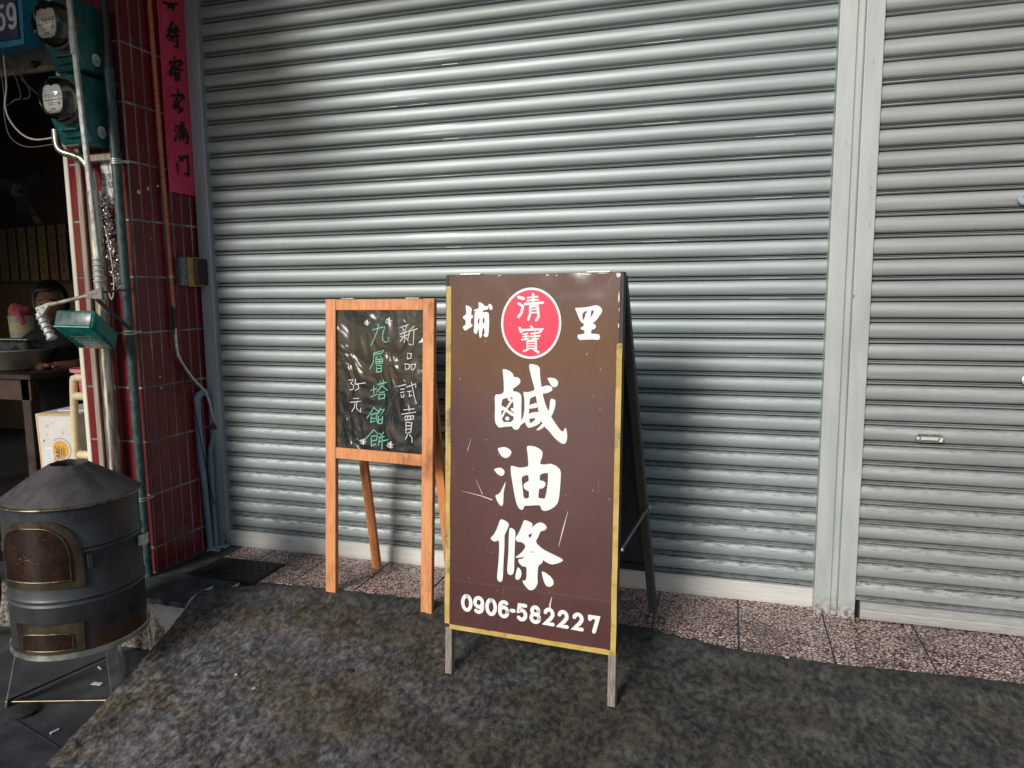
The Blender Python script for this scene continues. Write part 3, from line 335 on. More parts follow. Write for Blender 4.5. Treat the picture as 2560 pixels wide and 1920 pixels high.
def m_street():
    t = NT('worn street surface'); t.set(spec=.45)
    co = t.coord(world=True); mid = t.noise(co, 6, 8, .66, .4); fine = t.noise(co, 90, 5, .7)
    c = t.ramp(mid, [(.3, (.022, .026, .030)), (.55, (.050, .057, .062)), (.75, (.095, .10, .105))])
    c = t.mix(t.ramp(fine, [(.62, 0.0), (.74, .5)]), c, (.22, .22, .22)); t.col(c)
    t.rgh(t.ramp(mid, [(.3, .38), (.7, .7)])); t.bump(t.math('ADD', mid, t.math('MULTIPLY', fine, .5)), .4, .006)
    return t.m
STREET = m_street()
def m_terrazzo():
    t = NT('pink terrazzo'); t.set(spec=.5)
    co = t.coord((1, 1.25, 1), world=True)
    ds = t.n('ShaderNodeTexNoise'); ds.inputs['Scale'].default_value = 40; t.l(co, ds.inputs['Vector'])
    vm = t.n('ShaderNodeVectorMath', operation='MULTIPLY_ADD'); t.l(ds.outputs['Color'], vm.inputs[0]); vm.inputs[1].default_value = (.012, .012, .0); t.l(co, vm.inputs[2])
    v = t.n('ShaderNodeTexVoronoi', feature='DISTANCE_TO_EDGE'); v.inputs['Scale'].default_value = 64; t.l(vm.outputs[0], v.inputs['Vector'])
    v2 = t.n('ShaderNodeTexVoronoi'); v2.inputs['Scale'].default_value = 64; t.l(vm.outputs[0], v2.inputs['Vector'])
    sepc = t.n('ShaderNodeSeparateColor'); t.l(v2.outputs['Color'], sepc.inputs[0])
    chip = t.ramp(sepc.outputs[0], [(.0, (.44, .29, .25)), (.3, (.66, .52, .46)), (.7, (.80, .67, .61)), (1, (.54, .34, .30))])
    c = t.mix(t.ramp(v.outputs['Distance'], [(.09, 0.0), (.16, 1.0)]), (.060, .010, .011), chip)
    dirt = t.noise(t.coord(world=True), 3.2, 7, .66, .5)
    c = t.mix(t.ramp(dirt, [(.50, 0.0), (.70, .62)]), c, (.06, .045, .043)); t.col(c)
    t.rgh(t.ramp(dirt, [(.3, .3), (.7, .6)])); t.bump(v.outputs['Distance'], .12, .002)
    return t.m
TERR = m_terrazzo(); JOINT = simple('tile joint', (.03, .026, .025), (.05, .045, .045), .9, 0, 40)
def m_redtile():
    t = NT('glazed red tile'); t.set(spec=.34, coat=.06, coatr=.15)
    rnd = t.n('ShaderNodeObjectInfo').outputs['Random']; co = t.coord((1, 1, .35), world=True)
    n1 = t.noise(co, 14, 6, .62)
    c = t.ramp(n1, [(.3, (.130, .010, .013)), (.7, (.195, .019, .021))])
    c = t.mix(t.math('MULTIPLY', rnd, .55), c, (.18, .010, .014))
    sp = t.ramp(t.noise(t.coord((1, 1, 1), world=True), 46, 5, .7), [(.68, 0.0), (.74, .8)])
    c = t.mix(sp, c, (.42, .36, .34)); t.col(c); t.rgh(t.ramp(n1, [(.3, .18), (.7, .42)])); t.bump(n1, .08, .004)
    return t.m
REDT = m_redtile()
GROUT = simple('dirty grout', (.14, .145, .14), (.46, .47, .45), .9, 0, 7, .3, (1, 1, .5), world=True, lo=.42, hi=.72)
TRIM = simple('cream corner trim', (.66, .62, .50), (.78, .74, .62), .5, 0, 14, .1, (1, 1, .2))
OLDWOOD = simple('weathered batten', (.20, .16, .12), (.40, .34, .27), .75, 0, 6, .3, (20, 20, 1.2))
WALL = simple('plain plaster', (.34, .32, .29), (.44, .42, .38), .85, 0, 3, .1)

# ================================================================ ground
mb = MB(); mb.poly([(-150, -150, -.25), (150, -150, -.25), (150, 150, -.25), (-150, 150, -.25)])
tag(mb.build('street', STREET), 'dark grey street surface the barrel oven stands on', kind='structure')
# expansion joints of the street slab
def street_joint(a, b):
    m_ = MB(); m_.bar((*a, -.2495), (*b, -.2495), .012, .004, (0, 0, 1)) if False else m_.bar((*a, -.249), (*b, -.249), .003, .006, (0, 0, 1)); return m_.build('street_joint', RUBBER)
SJ = bpy.data.objects['street']
for a, b in (((-.02, -1.30), (.34, -1.40)),):
    o = street_joint(a, b); o.parent = SJ

def ramp_edge(x):
    pts = [(.0, -.70), (.18, -.62), (.30, -.545), (.45, -.455), (.62, -.405), (.9, -.388), (1.4, -.386), (2.0, -.387), (2.298, -.395), (2.636, -.490), (2.974, -.500), (3.312, -.478), (3.65, -.468), (6, -.46)]
    for (a, ya), (b, yb) in zip(pts, pts[1:]):
        if a <= x <= b:
            t = (x-a)/(b-a); return ya+(yb-ya)*t
    return pts[-1][1]
# raised concrete platform with its kerb face
xs = [-4.2, -3, -2, -1.6]+[-1.4+.014*i for i in range(146)]+[.7, 1.4, 2.4, 3.4, 4.4, 6.2]
prof = [(.3, 0), (.0, 0), (-.15, 0), (-.3, 0), (-.42, 0), (-.5, 0), (-.56, -.001), (-.61, -.004), (-.645, -.010), (-.668, -.020), (-.684, -.038), (-.692, -.062), (-.697, -.09), (-.70, -.125), (-.701, -.16), (-.703, -.20), (-.705, -.235), (-.708, -.262)]
mb = MB(); rows = []
for x in xs:
    r = []
    for j, (y, z) in enumerate(prof):
        nz = noise.noise(Vector((x*7, y*9, z*9)))*.008+noise.noise(Vector((x*28, y*30, z*30+5)))*.003
        if j < 5: nz *= .2
        if x > .26 and y < ramp_edge(x)-.0: y, z, nz = ramp_edge(x)-.05-.0004*j, -.020-.018*(j-4), 0
        r.append(mb.bm.verts.new((x, y-(nz*1.3 if j > 8 else 0), z+(nz if j <= 10 and j > 3 else 0))))
    rows.append(r)
for a, b in zip(rows, rows[1:]):
    for j in range(len(prof)-1): mb.bm.faces.new((a[j], a[j+1], b[j+1], b[j]))
platform = tag(mb.build('platform', PLAT, smooth=60), 'raised concrete platform with a pale pitted kerb face', kind='structure')

# sloping concrete ramp from the tiles down to the street
def ramp_z(x, y):
    e = ramp_edge(x); d = max(0, e-y); base = max(0, -.388-y)
    base = max(0, min(base, (e-y)*1.3))
    return (.0005 if x < .62 else .006)-.23*base*min(1, d/.10)
mb = MB(); NX, NY = 380, 120; grid = []
for j in range(NY+1):
    v = j/NY; row = []
    for i in range(NX+1):
        s_ = i/NX; xr = .24+(5.4-.24)*(s_*.62+.38*s_*s_)
        y0 = ramp_edge(xr); y1 = -1.72; y = y0+(y1-y0)*v
        xl = .245+max(0, -.53-y)*.090+noise.noise(Vector((0, y*5, 3)))*.012
        x = xl+(5.4-xl)*(s_*.62+.38*s_*s_)
        nk = min(1, max(.15, (ramp_edge(x)-y)/.12)); z = ramp_z(x, y)+nk*noise.noise(Vector((x*4, y*4, 0)))*.008+nk*noise.noise(Vector((x*14, y*14, 4)))*.0065+nk*noise.noise(Vector((x*38, y*30, 9)))*.0042
        if v < .05: z = z*(v/.05)+.003*(1-v/.05)+noise.noise(Vector((x*20, 2, 0)))*.002
        if j == 0: y += noise.noise(Vector((x*9, 7, 0)))*.010+noise.noise(Vector((x*35, 7, 0)))*.005
        if i == 0: z -= .012
        row.append(mb.bm.verts.new((x, y, z)))
    grid.append(row)
for j in range(NY):
    for i in range(NX): mb.bm.faces.new((grid[j][i], grid[j+1][i], grid[j+1][i+1], grid[j][i+1]))
low = [mb.bm.verts.new((r[0].co.x-.015, r[0].co.y, -.30)) for r in grid]
for j in range(NY): mb.bm.faces.new((grid[j][0], low[j], low[j+1], grid[j+1][0]))
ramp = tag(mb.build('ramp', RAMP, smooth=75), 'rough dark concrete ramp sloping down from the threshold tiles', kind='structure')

# terrazzo threshold tiles, one object each
thr = MB(); xs_ = [.06+.05*i for i in range(110)]
for x0, x1 in zip(xs_, xs_[1:]):
    e0, e1 = ramp_edge(x0)-.004, ramp_edge(x1)-.004
    if x0 < .44: e0 = e1 = -.184
    thr.hexa([(x0, e0, -.03), (x1, e1, -.03), (x1, -.012, -.03), (x0, -.012, -.03), (x0, e0, -.0005), (x1, e1, -.0005), (x1, -.012, -.0005), (x0, -.012, -.0005)])
threshold = tag(thr.build('threshold', JOINT), 'strip of pink terrazzo tiles in front of the shutters', kind='structure')
TW = .338; x = 2.636-TW*8
while x < 4.9:
    for r_, (ya, yb) in enumerate(((-.070, -.018), (-.075-TW+.007, -.075), (-.075-2*TW+.007, -.075-TW))):
        x0, x1 = x+.0035, x+TW-.0035
        if x0 < .07: x0 = .07
        if x0 < .44 and r_ == 1: ya = -.182
        if x0 < .44 and r_ == 2: continue
        y0, y1 = (max(ya, ramp_edge(q)-.006) for q in (x0, x1))
        if yb-min(y0, y1) < .02 or x1-x0 < .03: continue
        y0, y1 = min(y0, yb-.002), min(y1, yb-.002)
        if r_ == 1 and x0 < .44 < x1:
            q0 = max(-.406, ramp_edge(.46)-.006); b = MB(); b.hexa([(.452, q0, -.0004), (x1, q0, -.0004), (x1, -.186, -.0004), (.452, -.186, -.0004), (.452, q0, .0032), (x1, q0, .0032), (x1, -.186, .0032), (.452, -.186, .0032)], .0012); b.build('terrazzo_tile', TERR, threshold)
        z0, z1 = -.0004, .0036+random.uniform(-.0006, .0006)
        b = MB(); b.hexa([(x0, y0, z0), (x1, y1, z0), (x1, yb, z0), (x0, yb, z0), (x0, y0, z1), (x1, y1, z1), (x1, yb, z1), (x0, yb, z1)], .0012)
        b.build('terrazzo_tile', TERR, threshold)
    x += TW

# ================================================================ roller shutters
PIT = .082
def slat_mesh(length, seed):
    pr = [(.000, .022), (.0036, .022), (.0038, .007)]
    for k in range(7): a = math.pi*k/6; pr.append((.0040+.0078*k/6, .0010-.0076*math.sin(a)))
    pr += [(.0119, .0060), (.0130, .0060)]
    for k in range(5): a = math.pi*k/4; pr.append((.0131+.0036*k/4, .0010-.0060*math.sin(a)))
    pr += [(.0168, .022), (.0214, .022)]
    for k in range(17):
        t = k/16; pr.append((.0216+.0602*t, .006-.0150*max(0, math.sin(math.pi*t))**.45))
    pr += [(PIT, .022)]
    bm = bmesh.new(); prev = None; nx = 40
    for i in range(nx):
        x = length*i/(nx-1); edge = min(1, x/.08, (length-x)/.08)
        bow = noise.noise(Vector((x*1.3, seed*7.1, 0)))*.0016*edge; dent = noise.noise(Vector((x*6, seed*3.3, 5)))
        dn = max(0, dent-.42)*.012*edge
        cur = [bm.verts.new((x, y+(dn if y < -.006 else 0), z+bow)) for z, y in pr]
        if prev:
            for a in range(len(pr)-1): bm.faces.new((prev[a], cur[a], cur[a+1], prev[a+1]))
        prev = cur
    bmesh.ops.recalc_face_normals(bm, faces=bm.faces)
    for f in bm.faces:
        if min(v.co.y for v in f.verts) > .0135: f.material_index = 1  # notch floors coloured dark for the shade and dirt between slats
    me = bpy.data.meshes.new('slat'); bm.to_mesh(me); bm.free()
    for p in me.polygons: p.use_smooth = True
    me.set_sharp_from_angle(angle=math.radians(38))
    if sum(q.normal.y*q.area for q in me.polygons) > 0: me.flip_normals()
    return me
def rail_mesh(length, h, ribs):
    pr = [(0, .004), (0, -.016), (h*.18, -.018)]
    for k in range(ribs):
        z = h*(.22+.66*k/ribs); dz = h*.66/ribs
        pr += [(z, -.018), (z+dz*.35, -.018), (z+dz*.5, -.0168), (z+dz*.65, -.018)]
    pr += [(h*.90, -.018), (h*.93, -.013), (h*.97, -.013), (h, .004)]
    bm = bmesh.new(); a = [bm.verts.new((0, y, z)) for z, y in pr]; b = [bm.verts.new((length, y, z)) for z, y in pr]
    for i in range(len(pr)-1): bm.faces.new((a[i], b[i], b[i+1], a[i+1]))
    bm.faces.new(a[::-1]); bm.faces.new(b); bmesh.ops.recalc_face_normals(bm, faces=bm.faces)
    me = bpy.data.meshes.new('bottom_rail'); bm.to_mesh(me); bm.free(); return me
TOP = 3.25
sh1 = thing('roller_shutter', (-.015, 0, 0), 'wide closed grey roller shutter behind the two standing signs', 'shutter')
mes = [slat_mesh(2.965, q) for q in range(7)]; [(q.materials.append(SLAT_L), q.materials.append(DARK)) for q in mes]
z = .098-.0095; k = 0
while z < TOP:
    o = link('slat', mes[random.randrange(7)], None, sh1, (random.uniform(-.002, .002), random.uniform(-.0012, .0012), z)); z += PIT
o = link('bottom_rail', rail_mesh(2.965, .086, 7), ALU, sh1, (0, 0, .002)); tag(o, 'bright ribbed aluminium bottom rail')
b = MB(); b.box((-.02, .0245, -.02), (2.96, .035, TOP)); b.build('backing', DARK, sh1)
b = MB(); b.lathe([(.0001, -.004), (.005, -.003), (.006, 0)], (.37, -.0185, .045), 12, (0, 1, 0)); b.build('rivet', ALU, sh1, 40)
b = MB(); b.lathe([(.0001, -.004), (.005, -.003), (.006, 0)], (2.30, -.0185, .05), 12, (0, 1, 0)); b.build('rivet', ALU, sh1, 40)
b = MB(); b.box((.325, -.0195, .046), (.375, -.0183, .07)); st = b.build('sticker', simple('pale blue sticker', (.34, .52, .66), (.45, .6, .72), .5, 0, 80), sh1)

SY = -.075
sh2 = thing('roller_shutter', (3.08, SY, 0), 'narrower grey roller shutter right of the post with an oval pull', 'shutter')
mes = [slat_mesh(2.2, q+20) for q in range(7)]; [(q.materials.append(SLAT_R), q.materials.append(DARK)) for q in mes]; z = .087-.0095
slats2 = []
while z < TOP:
    slats2.append(link('slat', mes[random.randrange(7)], None, sh2, (random.uniform(-.002, .002), random.uniform(-.0012, .0012), z))); z += PIT
link('bottom_rail', rail_mesh(2.15, .070, 1), RAILG, sh2, (.035, -.004, .010))
b = MB(); b.box((3.12, SY-.004, .001), (5.2, SY+.012, .0125)); b.build('rubber_seal', RUBBER, sh2)
b = MB(); b.box((3.08, SY+.0245, -.02), (5.28, SY+.035, TOP)); b.build('backing', DARK, sh2)
# recessed oval pull
def pull(cx, cz, hw, hh, parent):
    n = 28; d = SY-.0190
    def ov(s, yy, k=1.0):
        out = []
        for i in range(n):
            a = 2*math.pi*i/n; ex = (hw-hh); x = math.cos(a)*hh*s; x += ex*(1 if math.cos(a) >= 0 else -1)*(1 if s > .5 else s*1.6)
            out.append((cx+x, yy, cz+math.sin(a)*hh*s))
        return out
    b = MB(); rings = [[b.bm.verts.new(p) for p in ov(s, y)] for s, y in ((1.0, d+.004), (1.0, d-.003), (.92, d-.006), (.74, d-.006), (.68, d-.003), (.62, d+.005))]
    for A, B in zip(rings, rings[1:]):
        for i in range(n): b.bm.faces.new((A[i], A[(i+1) % n], B[(i+1) % n], B[i]))
    b.bm.faces.new(rings[-1]); h = b.build('pull', simple('chromed pull', (.55, .53, .50), (.66, .64, .60), .25, .9, 30), parent, 35)
    for sx in (-1, 1):
        q = MB(); q.lathe([(.006, 0), (.006, -.0015), (.0001, -.003)], (cx+sx*(hw-.009), d-.006, cz), 10, (0, 1, 0)); s_ = q.build('screw', ALU, h, 40)
    b = MB(); b.box((cx-hw*.62, d-.0055, cz-hh*.42), (cx+hw*.62, d-.0005, cz+hh*.40), .002); b.build('flap', ALU, h)
    return h
_s = (3.24+SY)/3.24
pull(2.575+(3.348-2.575)*_s, 1.358+(.763-1.358)*_s, .050, .0165, sh2)
lx = 2.575+(3.672-2.575)*_s; lz = 1.358+(1.006-1.358)*_s
b = MB(); b.lathe([(.022, .0), (.022, -.004), (.018, -.006), (.0001, -.006)], (lx, SY-.0185, lz), 20, (0, 1, 0)); b.build('lock', simple('steel lock', (.5, .47, .42), (.6, .57, .5), .35, .8, 60), sh2, 35)
lx2 = 2.575+(3.612-2.575)*_s; lz2 = 1.358+(1.690-1.358)*_s
b = MB(); b.lathe([(.022, .0), (.022, -.005), (.018, -.008), (.010, -.008), (.008, -.004), (.0001, -.004)], (lx2, SY-.0185, lz2), 24, (0, 1, 0)); b.build('lock', simple('white enamel lock', (.30, .36, .40), (.4, .45, .48), .25, .1, 60), sh2, 35)

# left jamb and the painted post between the shutters
b = MB(); b.box((-.092, -.036, -.0), (-.016, .03, TOP), .004, 2)
jamb = b.build('door_jamb', JAMB); tag(jamb, 'blue-grey painted steel guide jamb at the left of the wide shutter', 'door jamb')
post = thing('shutter_post', (3.02, -.07, 0), 'pale grey painted steel post between the two roller shutters', 'post')
for n_, x0, x1, y0 in (('flange', 2.940, 3.004, -.074), ('flange', 3.031, 3.096, -.092)):
    b = MB(); b.box((x0, y0, .0), (x1, .02, TOP), .003, 2); b.build(n_, FRAME, post)
b = MB(); b.box((3.004+.0008, -.066, .0), (3.031-.0008, .02, TOP)); b.box((3.0075, -.070, .0), (3.0275, -.066, TOP), .001); b.build('center_strip', FRAME, post)

# ================================================================ red tiled pillar
PX0, PX1, PY0 = -.465, -.105, -.452
pil = thing('tiled_pillar', (-.285, -.2, 0), 'dark red glazed tile pillar left of the wide shutter', 'pillar')
b = MB(); b.box((PX0, PY0, -.02), (PX1, .3, 3.3)); b.build('grout_core', GROUT, pil)
def rt_mesh(h):
    b = MB(); b.box((-.0276, -.0026, 0), (.0276, .004, h), .0010); bmesh.ops.recalc_face_normals(b.bm, faces=b.bm.faces); me = bpy.data.meshes.new('tile'); b.bm.to_mesh(me); me.materials.append(REDT); return me
RH = .2635; full, short = rt_mesh(RH-.010), rt_mesh(.122)
rows = [(0.004, short)]+[(.132+RH*k+.004, full) for k in range(12)]
for z, me in rows:
    for c in range(8):                        # side turned towards the shutter
        y = -.452+.0648*(c+.5)+.002
        if y > .02: continue
        o = link('tile', me, None, pil, (PX1+.285+random.uniform(0, .001), y+.2, z)); o.rotation_euler.z = math.pi/2
    for c in range(6):                        # front
        x = PX1-.0585*(c+.5)-.002
        o = link('tile', me, None, pil, (x+.285, PY0+.2-random.uniform(0, .001), z))
b = MB(); b.box((PX0-.010, PY0-.008, 0), (PX0+.016, PY0+.3, 3.2), .003); b.build('corner_trim', TRIM, pil)
b = MB(); b.box((-.392, PY0-.022, .0), (-.362, PY0-.0045, 2.05), .003); b.build('batten', OLDWOOD, pil)
# wall above and around (out of the picture, closes the building)
bl = thing('shop_building', (1.5, .4, 0), 'plain plaster upper wall above the roller shutters', 'building')
b = MB(); b.box((-5, -.1, 3.25), (6.2, .4, 6.5)); b.build('upper_wall', WALL, bl)
b = MB(); b.hexa([(-.55, -1.25, 3.22), (6.2, -1.25, 3.22), (6.2, -.1, 3.30), (-.55, -.1, 3.30), (-.55, -1.25, 3.25), (6.2, -1.25, 3.25), (6.2, -.1, 3.33), (-.55, -.1, 3.33)]); b.build('unseen_canopy', WALL, bl)  # unseen overhang, added to keep the high sky off the slats
b = MB(); b.box((5.2, -.45, 0), (5.7, .4, 3.25)); b.build('end_pillar', WALL, bl)
b = MB(); b.box((-.4, .28, -.2), (5.3, .4, 3.25)); b.build('back_wall', DARK, bl)

# ================================================================ brown A-frame sign
D = json.loads(DATA)
WHITE = simple('white vinyl lettering', (.80, .80, .79), (.86, .86, .85), .45, 0, 25, 0, spec=.4)
def m_brown(name, k=1.0):
    t = NT(name); t.set(spec=.30, coat=.85, coatr=.13)
    co = t.coord(); n1 = t.noise(t.coord((1, 1, .6)), 5, 6, .6); fine = t.noise(co, 160, 3, .6)
    c = t.ramp(n1, [(.3, (.056*k, .009*k, .009*k)), (.7, (.084*k, .016*k, .013*k))])
    scr = t.ramp(t.noise(t.coord((60, 60, 4), rot=(0, .35, 0)), 1.1, 3, .5), [(.70, 0.0), (.73, .5)])
    c = t.mix(scr, c, (.20, .11, .10)); dots = t.ramp(fine, [(.71, 0.0), (.75, .6)]); c = t.mix(dots, c, (.28, .20, .19))
    t.col(c); t.rgh(t.ramp(n1, [(.3, .16), (.7, .26)])); t.bump(t.noise(co, 5, 4, .5), .16, .012)
    return t.m
BROWN, BROWN2 = m_brown('brown sign sheet'), m_brown('brown patch sheet', .92)
def m_tape():
    t = NT('yellow tape'); t.set(spec=.4); n = t.noise(t.coord(), 16, 7, .65); c = t.ramp(n, [(.3, (.38, .25, .05)), (.5, (.52, .36, .09)), (.72, (.58, .45, .20))])
    d = t.noise(t.coord(), 9, 6, .7); c = t.mix(t.ramp(d, [(.56, 0.0), (.68, .8)]), c, (.10, .09, .05)); t.col(c); t.set(rough=.5); return t.m
TAPE = m_tape()
FOOTW = simple('grey weathered wood', (.15, .125, .105), (.33, .285, .25), .8, 0, 9, .45, (30, 30, 1.6))
BLACKW = simple('black painted wood', (.014, .014, .016), (.035, .034, .034), .6, 0, 18, .25, (20, 20, 2))
NAVY = simple('dark blue-black panel', (.020, .026, .034), (.034, .042, .052), .5, 0, 10, .1)
STEEL = simple('plain steel', (.40, .39, .37), (.56, .55, .52), .35, .85, 30, .1)
RED = simple('crimson vinyl disc', (.72, .02, .07), (.78, .03, .09), .4, 0, 8, spec=.4)
sg = Plane((1.8875, -.828, -.1), (.635, -.040, 0), (.0165, .088, 1.52))
sign = thing('standing_sign', sg(0, 0), 'tall brown A-frame street sign with white lettering and a red disc', 'sign')
def brick(pl, u0, u1, v0, v1, h0, h1, bevel=0):
    b = MB(); o = pl(u0, v0, h0); b.obox(o, pl(u1, v0, h0)-o, pl(u0, v1, h0)-o, pl(u0, v0, h1)-o, bevel/1000); return b
# sheet with slight warps, strongest in the upper right corner
b = MB(); G = []
NU, NV = 26, 52
for j in range(NV+1):
    r = []
    for i in range(NU+1):
        u, v = -320+640*i/NU, 198+(1526-198)*j/NV
        k = max(0, (v-900)/620)**2*(.5+.5*max(0, u/320))
        d = -abs(noise.noise(Vector((u*.006, v*.006, 1))))*3.2*k-abs(noise.noise(Vector((u*.02, v*.014, 5))))*1.6*k-.05
        if v > 1440 and u > 120: d -= abs(noise.noise(Vector((u*.02, v*.02, 8))))*5
        r.append(b.bm.verts.new(sg(u, v, d)))
    G.append(r)
for j in range(NV):
    for i in range(NU): b.bm.faces.new((G[j][i], G[j][i+1], G[j+1][i+1], G[j+1][i]))
board = b.build('board', BROWN, sign, 80)
brick(sg, -321, 321, 197, 1527, -16, -8).build('backing_board', BLACKW, sign)
brick(sg, -304, 309, 206, 384, .05, .35).build('patch_sheet', BROWN2, board)
for s_ in (-1, 1):
    a, c = (-330, -303) if s_ < 0 else (303, 331)
    brick(sg, a, c, -4 if s_ < 0 else 3, 198, -38, -6, 1.5).build('leg', FOOTW, sign)
    brick(sg, a, c, 198.5, 1529, -40, -16.5, 1.5).build('side_rail', BLACKW, sign)
    q = (-331, -321.5) if s_ < 0 else (321.5, 331)
    brick(sg, q[0], q[1], 198, 1527, -16, -.4).build('edge_strip', BLACKW, sign)
def tape(u0, u1, v0, v1, vert):
    b = MB(); n = 24; h = sg.layer()+.3; A, B = [], []
    for i in range(n+1):
        t = i/n; w1, w2 = noise.noise(Vector((t*7, u0, 1)))*2.2, noise.noise(Vector((t*7, u1, 9)))*2.2
        if vert:
            v = v0+(v1-v0)*t; A.append(sg(u0+w1, v, h)); B.append(sg(u1+w2, v, h))
        else:
            u = u0+(u1-u0)*t; A.append(sg(u, v1+w1, h)); B.append(sg(u, v0+w2, h))
    for i in range(n): b.poly([A[i], B[i], B[i+1], A[i+1]])
    return b.build('tape', TAPE, board)
tape(-329, -309, 212, 1486, True); tape(312, 331, 194, 1284, True); tape(-309, 316, 193, 211, False)
b = MB(); b.obox(sg(318, 1262, 1.2), sg.u*.014, sg.v*.024, sg.n*.002); b.build('tape', TAPE, board)
# red disc with white rim
def ellipse(cu, cv, a, c, n=64): return [(cu+a*math.cos(2*math.pi*i/n), cv+c*math.sin(2*math.pi*i/n)) for i in range(n)]
b = MB(); b.poly([sg(*p, .55) for p in ellipse(1.5, 1352, 112.5, 126)]); b.build('disc_rim', WHITE, board)
b = MB(); b.poly([sg(*p, .75) for p in ellipse(1.5, 1352, 104.5, 117.5)]); disc = b.build('disc', RED, board)
for key in ('xian', 'you', 'tiao', 'pu', 'li'):
    b = MB()
    for loops in D['P'][key]:
        h = sg.layer()
        for tri in curve_fill([smooth_poly(lp) for lp in loops]): b.poly([sg(p[0], p[1], h) for p in tri])
    b.build('character', WHITE, board, merge=False)
sg.k = 8
for key in ('qing', 'bao'):
    b = MB()
    for wd, pts in D['SW'][key]: ribbon(b, sg, pts, wd*1.62, h=.95+.04*(len(b.bm.faces) % 13))
    b.build('character', WHITE, disc, merge=False)
def arc(cx, cy, rx, ry, a0, a1, n=14): return [(cx+rx*math.cos(math.radians(a0+(a1-a0)*i/n)), cy+ry*math.sin(math.radians(a0+(a1-a0)*i/n))) for i in range(n+1)]
DG = {'0': [arc(.5, .5, .5, .5, 90, 450, 28)],
 '9': [arc(.5, .68, .46, .32, 0, 360, 22), [(.96, .68), (.95, .42)]+arc(.47, .33, .48, .33, 0, -130, 10)],
 '6': [arc(.5, .32, .46, .32, 0, 360, 22), [(.04, .32), (.05, .58)]+arc(.53, .67, .48, .33, 180, 50, 10)],
 '5': [[(.9, .98), (.2, .98), (.12, .56)]+arc(.46, .32, .46, .32, 130, -140, 14)],
 '8': [arc(.5, .75, .38, .25, 0, 360, 20), arc(.5, .26, .46, .27, 0, 360, 20)],
 '2': [arc(.48, .70, .42, .30, 165, -20, 12)+[(.62, .36), (.08, .02), (.95, .02)]],
 '7': [[(.06, .82), (.06, .98), (.92, .98), (.75, .55), (.52, .02)]], '-': [[(.2, .5), (.7, .5)]]}
for ch_, cx in zip('0906-582227', (268, 365, 465, 565, 637, 708, 810, 915, 1020, 1130, 1245)):
    u = -238+(cx-268)/977*489.6; v = 303-(cx-268)/977*8
    b = MB()
    for st_ in DG[ch_]:
        ww = 20 if ch_ == '-' else 33
        ribbon(b, sg, [(u-ww/2+p[0]*ww, v-27+p[1]*54) for p in st_], 14.0)
    b.build('digit', WHITE, board, merge=False)
# worn flecks where the sheet has torn along the top edge and at the scratches
FLECK = simple('bare torn sheet', (.62, .58, .55), (.74, .70, .68), .7)
b = MB()
for u, v, a, c in ((205, 1520, 22, 4), (60, 1521, 8, 4), (95, 1519, 5, 3), (312, 1516, 12, 9), (316, 1440, 3, 26), (317, 1345, 2.5, 12), (318, 1400, 2, 8), (-120, 1522, 9, 2), (258, 1524, 30, 2)):
    pts = [(u+a*math.cos(t)*random.uniform(.5, 1), v+c*math.sin(t)*random.uniform(.5, 1)) for t in [i*math.pi/4 for i in range(8)]]
    b.poly([sg(*p, sg.layer()) for p in pts])
ribbon(b, sg, [(150, 690), (132, 620), (118, 560)], 2.6, taper=[.4, 1.5, .4]); ribbon(b, sg, [(-262, 727), (-185, 716), (-140, 705)], 2.6, taper=[.2, 1, 1.6])
ribbon(b, sg, [(-205, 775), (-178, 722)], 2.0, taper=[.4, 1]); ribbon(b, sg, [(-225, 925), (-240, 880)], 1.8, taper=[.3, 1]); ribbon(b, sg, [(95, 372), (88, 340), (92, 312)], 5, taper=[.4, 1.2, .3])
for i in range(26):
    u, v = random.uniform(-295, 300), random.uniform(215, 1400); ribbon(b, sg, [(u, v), (u+random.uniform(-4, 4), v+random.uniform(-6, 6))], random.uniform(.8, 1.6))
b.build('torn_flecks', FLECK, board, merge=False)
# rear frame, hinges, links
FTR = Vector((2.290, -.246, .003)); T_R = sg(312, 1516, -62); T_L = sg(-312, 1516, -62); FTL = FTR+(T_L-T_R)
rv = (T_R-FTR)
for f_, t_ in ((FTL, T_L), (FTR, T_R)):
    MB().bar(f_, t_, .032, .038, sg.u, .002).build('rear_leg', BLACKW if f_ is FTL else simple('dark worn leg', (.03, .028, .026), (.10, .09, .08), .75, 0, 10, .4, (30, 30, 2)), sign)
o_ = FTL+rv*.165+sg.u*.017; bn = sg.u.cross(rv).normalized()
b = MB(); b.obox(o_, (FTR-FTL)-sg.u*.034, rv*.83, -bn*.010); b.build('rear_board', NAVY, sign)
MB().bar(FTL+rv*.16, FTR+rv*.16, .03, .03, rv, .002).build('rear_rail', BLACKW, sign)
MB().bar(FTL+rv*.985, FTR+rv*.985, .03, .03, rv, .002).build('rear_rail', BLACKW, sign)
for s_ in (-1, 1):
    b = MB(); o = sg(s_*240-40, 1529, -64); b.obox(o, sg.u*.08, sg.n*.05, sg.v*.003); b.build('hinge', STEEL, sign)
P1 = sg(337, 566, -26); P2 = FTR+rv*.36+sg.u*.019
MB().bar(P1, P2, .016, .004, rv).build('stay_bar', simple('dull steel', (.12, .12, .12), (.22, .22, .21), .5, .7, 40), sign)
for p in (P1, P2):
    b = MB(); b.sphere(p+sg.u*.004, .009, 10, 6, (.7, 1, 1)); b.build('bolt', STEEL, sign, 60)

